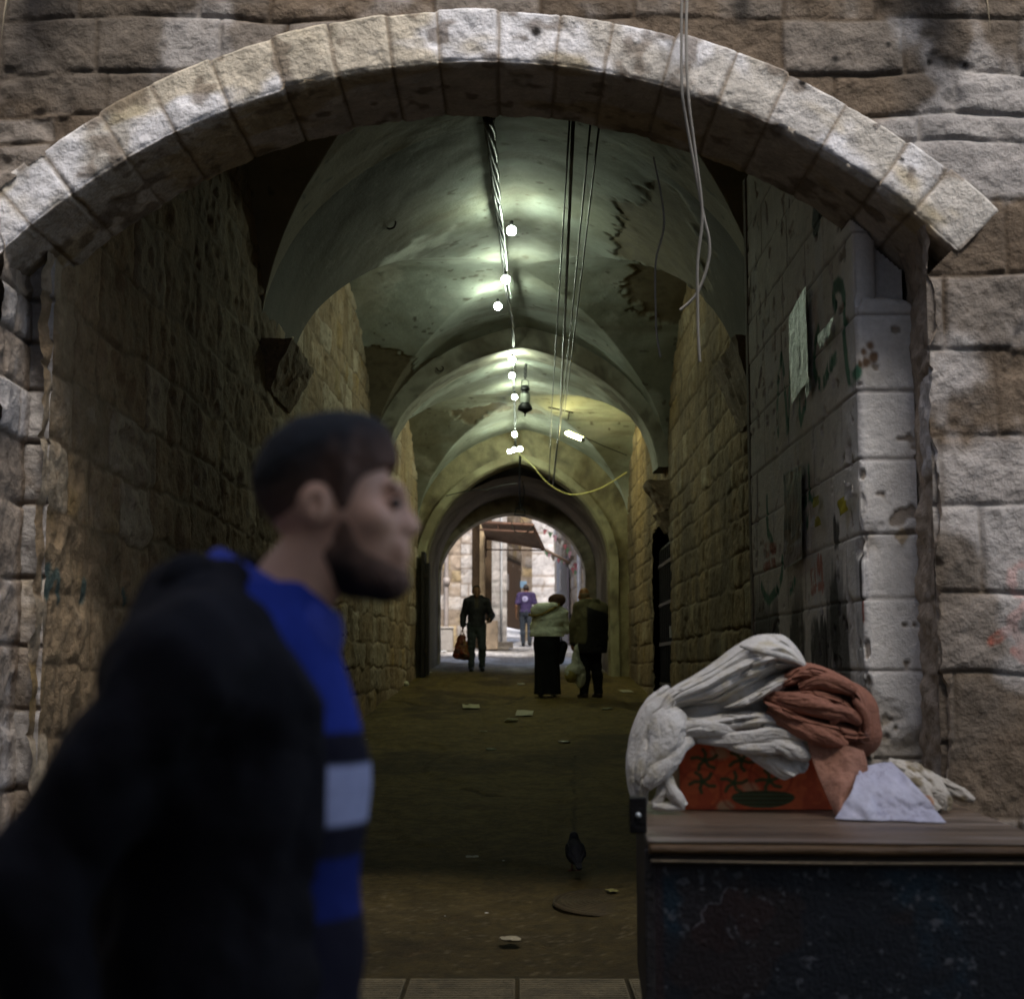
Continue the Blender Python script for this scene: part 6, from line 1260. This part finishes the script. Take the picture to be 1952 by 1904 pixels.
# ================================================================== THE LANE BEYOND THE FAR MOUTH
def lane():
    rr = lambda s_: rows_rand(1.3, 11, .28, .42, s_)
    ck = dict(white=.6, ochre=.3, dark=.15)
    def sw(root, name, A, B, z1, seed, res=.05, side=1, **kw):
        Ln = math.hypot(B[0]-A[0], B[1]-A[1]); wall(name, A, B, np.arange(0, Ln+res, res), np.arange(1.2, z1, res), rr(seed), seed, side, .35, .8, .03, .03, parent=root, colkw=kw.pop('ck', ck), wob=.03, jw=.07, **kw)
    def w(name, label, cat, loc):
        r = wempty(name, loc); tag(r, label, cat); return r
    # left house with pipe
    r = w('stone_house', 'tan stone house front left of the lane with a grey drainpipe', 'house', (-2.2, 38, 1.8))
    sw(r, 'wall', (-7, 38), (P(880, 1100, 38)[0], 38), 8.4, 501, .04, ck=dict(white=.35, ochre=.75, dark=.2))
    sw(r, 'quoin', (P(879, 1100, 37.95)[0], 37.93), (P(899, 1100, 37.95)[0], 37.93), 8.4, 502, .04, ck=dict(white=1.2, ochre=.1, dark=.05))
    x = P(851, 1100, 37.8)[0]; tubes('drainpipe', [(np.array([(x, 37.86, z) for z in np.linspace(1.9, 8.3, 8)]), .055), (np.array([(x, 37.86, 3.55), (x, 37.86, 3.75)]), .085)], mat('grey_pipe', (.30, .26, .24), .5), r, 12)
    b = empty('utility_box', tuple(P(848, 1241, 37.55))); tag(b, 'rounded grey concrete box at the foot of the drainpipe', 'utility box')
    k = 37.55/2788; boxes('casing', [((0, .12, .28), (31*k, .3, .60))], mat('concrete', (.30, .275, .25), .9, .2, 6, .4), b, .06); boxes('lid', [((0, .11, .60), (33*k, .33, .05))], mat('concrete_lid', (.36, .33, .30), .9, .2), b, .02)
    # dark recess with jambs
    r = w('doorway', 'deep brown shop doorway between the pale quoin and the white wall', 'doorway', (-1.0, 39, 1.9))
    boxes('recess', [((P(912, 1100, 39.2)[0], 39.2, 4.3), (.72, .1, 5.6))], mat('brown_recess', (.085, .055, .03), .85, .4, 3, .4), r, 0)
    boxes('jamb', [((P(920, 1100, 38.8)[0], 38.7, 4.0), (.13, .8, 5.0))], mat('tan_jamb', (.36, .27, .16), .9, .3, 4), r, 0)  # jamb in one plain tan base colour
    boxes('counter', [((P(937, 1200, 38.4)[0], 38.3, 2.28), (.34, .5, .75))], mat('counter_wood', (.30, .23, .16), .8, .3, 5), r, .02)
    tag(boxes('rolled_sheet', [(tuple(P(910, 1139, 36.8)), (.34, .06, .05), Matrix.Rotation(.42, 3, 'Y'))], mat('pale_roll', (.6, .58, .48), .6)), 'pale roll jutting out beside the head of the walking man', 'roll')
    # white rendered wall with a thin pipe
    r = w('white_wall', 'tall white rendered wall in the middle of the lane, left of the brown door', 'wall', (-.5, 40, 2))
    sw(r, 'render', (P(921, 1100, 40)[0], 40.0), (P(964, 1100, 40)[0], 40.0), 9, 511, .05, ck=dict(white=2.0, ochre=.05, dark=.0, mort=C3((.45, .43, .40))))
    x = P(956, 1100, 39.9)[0]; tubes('pipe', [(np.array([(x, 39.9, z) for z in np.linspace(2.1, 8.8, 6)]), .03)], mat('white_pipe', (.5, .5, .5), .5), r)
    boxes('step', [((P(950, 1200, 39.6)[0], 39.5, 2.05), (.8, .5, .16)), ((P(945, 1200, 39)[0], 38.9, 1.96), (.7, .5, .10))], mat('worn_step', (.42, .37, .31), .9), r, .02)
    # brown door wall running back
    a, bq = P(957, 1100, 40.2), P(993, 1100, 44); r = w('wooden_door', 'brown plank door set slantwise in the left side of the lane', 'door', (a[0], 41, 2.1))
    def slab(name, A, B, z0, z1, th, m, par, z0b=None, z1b=None):
        bm = bmesh.new(); A, B = Vector((A[0], A[1], 0)), Vector((B[0], B[1], 0)); n = (B-A).normalized(); n = Vector((n.y, -n.x, 0))*th
        q = [bm.verts.new(v) for v in (A+Vector((0, 0, z0)), B+Vector((0, 0, z0b or z0)), B+Vector((0, 0, z1b or z1)), A+Vector((0, 0, z1)))]; q2 = [bm.verts.new(v.co-n) for v in q]
        bm.faces.new(q); bm.faces.new(q2[::-1])
        for i in range(4): bm.faces.new((q[i], q2[i], q2[(i+1) % 4], q[(i+1) % 4]))
        return bm_obj(name, bm, m, par)
    z = lambda py, Y: float(P(970, py, Y)[2])
    slab('leaf', a, bq, z(1192, 40.2), z(1062, 40.2), .08, mat('door_planks', (.135, .085, .055), .75, .3, 5, .4, 20, stretch=(6, 6, .4)), r, z(1200, 44), z(1078, 44))
    slab('lintel', a-np.array([0, .03, 0]), bq-np.array([0, .03, 0]), z(1062, 40.2), z(1056, 40.2), .10, M_IRON, r, z(1078, 44), z(1073, 44))
    s0, s1 = a+(bq-a)*.22, a+(bq-a)*.32; slab('notice', s0-np.array([-.01, .05, 0]), s1-np.array([-.01, .05, 0]), z(1124, 41), z(1093, 41), .01, mat('paper_notice', (.5, .46, .45), .8), r)
    r = w('stone_house', 'brown stone house wall above and beyond the plank door', 'house', (.2, 44, 2.4))
    sw(r, 'wall', (a[0]-.02, 40.35), (bq[0], 44.2), 9, 521, .06, ck=dict(white=.2, ochre=.75, dark=.3), keep=lambda u, v: v > z(1062, 40.2)-.2); sw(r, 'return_wall', (bq[0]-.02, 44.25), (P(1013, 1100, 44.2)[0], 44.25), 9, 522, .06, ck=dict(white=.25, ochre=.7, dark=.3))
    tag(boxes('shop_sign', [(tuple(P(992, 1114, 43.9)), (.38, .08, .20))], mat('blue_sign', (.22, .36, .52), .5, .2, 12), None, .01), 'small pale blue sign on the house behind the head of the far man', 'sign')
    r = w('pale_house', 'pale lilac-white house front closing the lane', 'house', (1, 50, 3)); sw(r, 'wall', (P(995, 1100, 50)[0], 50), (P(1075, 1100, 50)[0], 50), 10.5, 531, .07, ck=dict(white=2.0, ochre=.1, dark=.05))
    # right-hand row: stone house with a shutter, drainpipe
    A0, B0 = P(1122, 1100, 34.5), P(1058, 1100, 48); r = w('stone_house', 'shaded stone house along the right side of the lane with a grey shutter', 'house', (A0[0], 40, 2))
    sw(r, 'wall', (A0[0], A0[1]), (B0[0], B0[1]), 9.5, 541, .05, side=-1, ck=dict(white=.35, ochre=.4, dark=.3))
    f = lambda q: A0+(B0-A0)*q; nn = np.array([-.06, -.05, 0]); slab('shutter', f(.44)+nn, f(.80)+nn, 2.1, z(1068, 42), .05, mat('grey_shutter', (.13, .115, .13), .6, .25, 8, .4, 30, stretch=(.3, .3, 9)), r, 2.5, z(1062, 45)); slab('notice', f(.62)+nn*2, f(.68)+nn*2, z(1125, 43), z(1085, 43), .01, mat('white_notice', (.45, .44, .45), .8), r)
    q = f(.14)+np.array([-.08, 0, 0]); tubes('drainpipe', [(np.array([(q[0], q[1], zz) for zz in np.linspace(1.8, 5.2, 6)]), .05)], mat('pale_pipe', (.42, .42, .46), .5), r)
    # awning hung across the lane
    r = w('awning', 'rusty flat awning on an iron frame jutting over the lane', 'awning', (.2, 36.5, 5))
    pts = [P(916, 996, 37.2), P(1016, 1001, 35.6), P(1037, 1046, 37.6), P(926, 1026, 38.6)]
    bm = bmesh.new(); vs = [bm.verts.new(v) for v in pts]; v2 = [bm.verts.new(v+np.array([0, 0, .05])) for v in pts]; bm.faces.new(vs); bm.faces.new(v2[::-1])
    for i in range(4): bm.faces.new((vs[i], v2[i], v2[(i+1) % 4], vs[(i+1) % 4]))
    bm_obj('sheet_roof', bm, mat('rusty_sheet', (.085, .055, .036), .8, .3, 3, .4), r)
    e = lambda i, j, t_: pts[i]+(pts[j]-pts[i])*t_
    tubes('frame', [(np.array([pts[0], pts[1]]), .04), (np.array([pts[1], pts[2]]), .035), (np.array([pts[2], pts[3]]), .03), (np.array([pts[0]+np.array([0, 0, -.18]), pts[1]+np.array([0, 0, -.18])]), .03), (np.array([e(0, 1, .35), e(0, 1, .35)+np.array([0, 0, -.18])]), .02), (np.array([e(3, 2, .0)-np.array([0, 0, .3]), e(3, 2, 1.)-np.array([0, 0, .04])]), .02)], mat('frame_iron', (.16, .085, .05), .7, .3), r)
    tubes('stay', [(np.array([P(926, 1020, 38.6), P(926, 1062, 38.6)]), .03), (np.array([P(1040, 1048, 37.6), P(1085, 1072, 38)]), .04), (np.array([P(992, 986, 35.6), P(1037, 1046, 37.6)]), .015)], mat('stay_iron', (.24, .17, .12), .7), r)
    # bunting along the right-hand wall
    rr_ = np.random.RandomState(9); ln = smooth_path([P(1028, 1003, 36), P(1060, 1022, 36.5), P(1082, 1046, 37), P(1098, 1075, 37.5)], 12)
    ln2 = smooth_path([P(1035, 1046, 38), P(1058, 1060, 38), P(1080, 1068, 38), P(1100, 1090, 38)], 12)
    r = w('bunting', 'string of small red, green and pink pennants across the right side of the lane', 'bunting', tuple(ln[0])); tubes('cord', [(ln, .008), (ln2, .008)], M_WIRE, r, 5)
    cs = [(.34, .11, .12), (.13, .22, .13), (.42, .24, .27), (.12, .10, .08), (.42, .40, .38)]
    pm = [mat('pennant_cloth', c_, .8) for c_ in cs]
    for i, p in enumerate(list(ln[5::3])+list(ln2[4::3])):
        s_ = .06+.03*rr_.rand(); a_ = rr_.rand()*1.2-.6; d = np.array([math.cos(a_), math.sin(a_), 0])*s_
        bm = bmesh.new(); q = [bm.verts.new(v) for v in (p-d, p+d, p+np.array([.03*rr_.randn(), .03, -.13-.06*rr_.rand()]))]; q2 = [bm.verts.new(v.co+Vector((0, .012, 0))) for v in q]; bm.faces.new(q); bm.faces.new(q2[::-1])
        for k_ in range(3): bm.faces.new((q[k_], q2[k_], q2[(k_+1) % 3], q[(k_+1) % 3]))
        bm_obj('pennant', bm, pm[i % 5], r)
    tag(litter('rubbish_heap', 1098, 1178, 26, 20, (.55, .52, .46), 'pale heap of rubbish against the right side of the lane behind the old man', 431, 1.0, 'rubbish'), None)
    g = G(1000, 1252); 
lane()
# unseen houses, left and behind the camera, added to shade the arch front
sb = wempty('added_left_house', (-6.6, 2, 0)); tag(sb, 'unseen tall house added at the left street end to shade the arch front', 'house')
boxes('wall', [((-7.2, 2.0, 4.5), (2.4, 9.2, 9.0))], mat('added_left_wall', (.36, .31, .25), .9, .3, 2, .5, 8), sb, 0)
hb = wempty('added_facing_house', (0, -2.6, 0)); tag(hb, 'unseen tall house added behind the camera to shade the arch front', 'house')
boxes('wall', [((0, -3.3, 8.6), (30, 1.4, 17.2))], mat('added_bounce_wall', (.56, .51, .47), .9, .3, 2, .5, 8), hb, 0)  # pale colour of this added wall bounces fill light onto the arch front
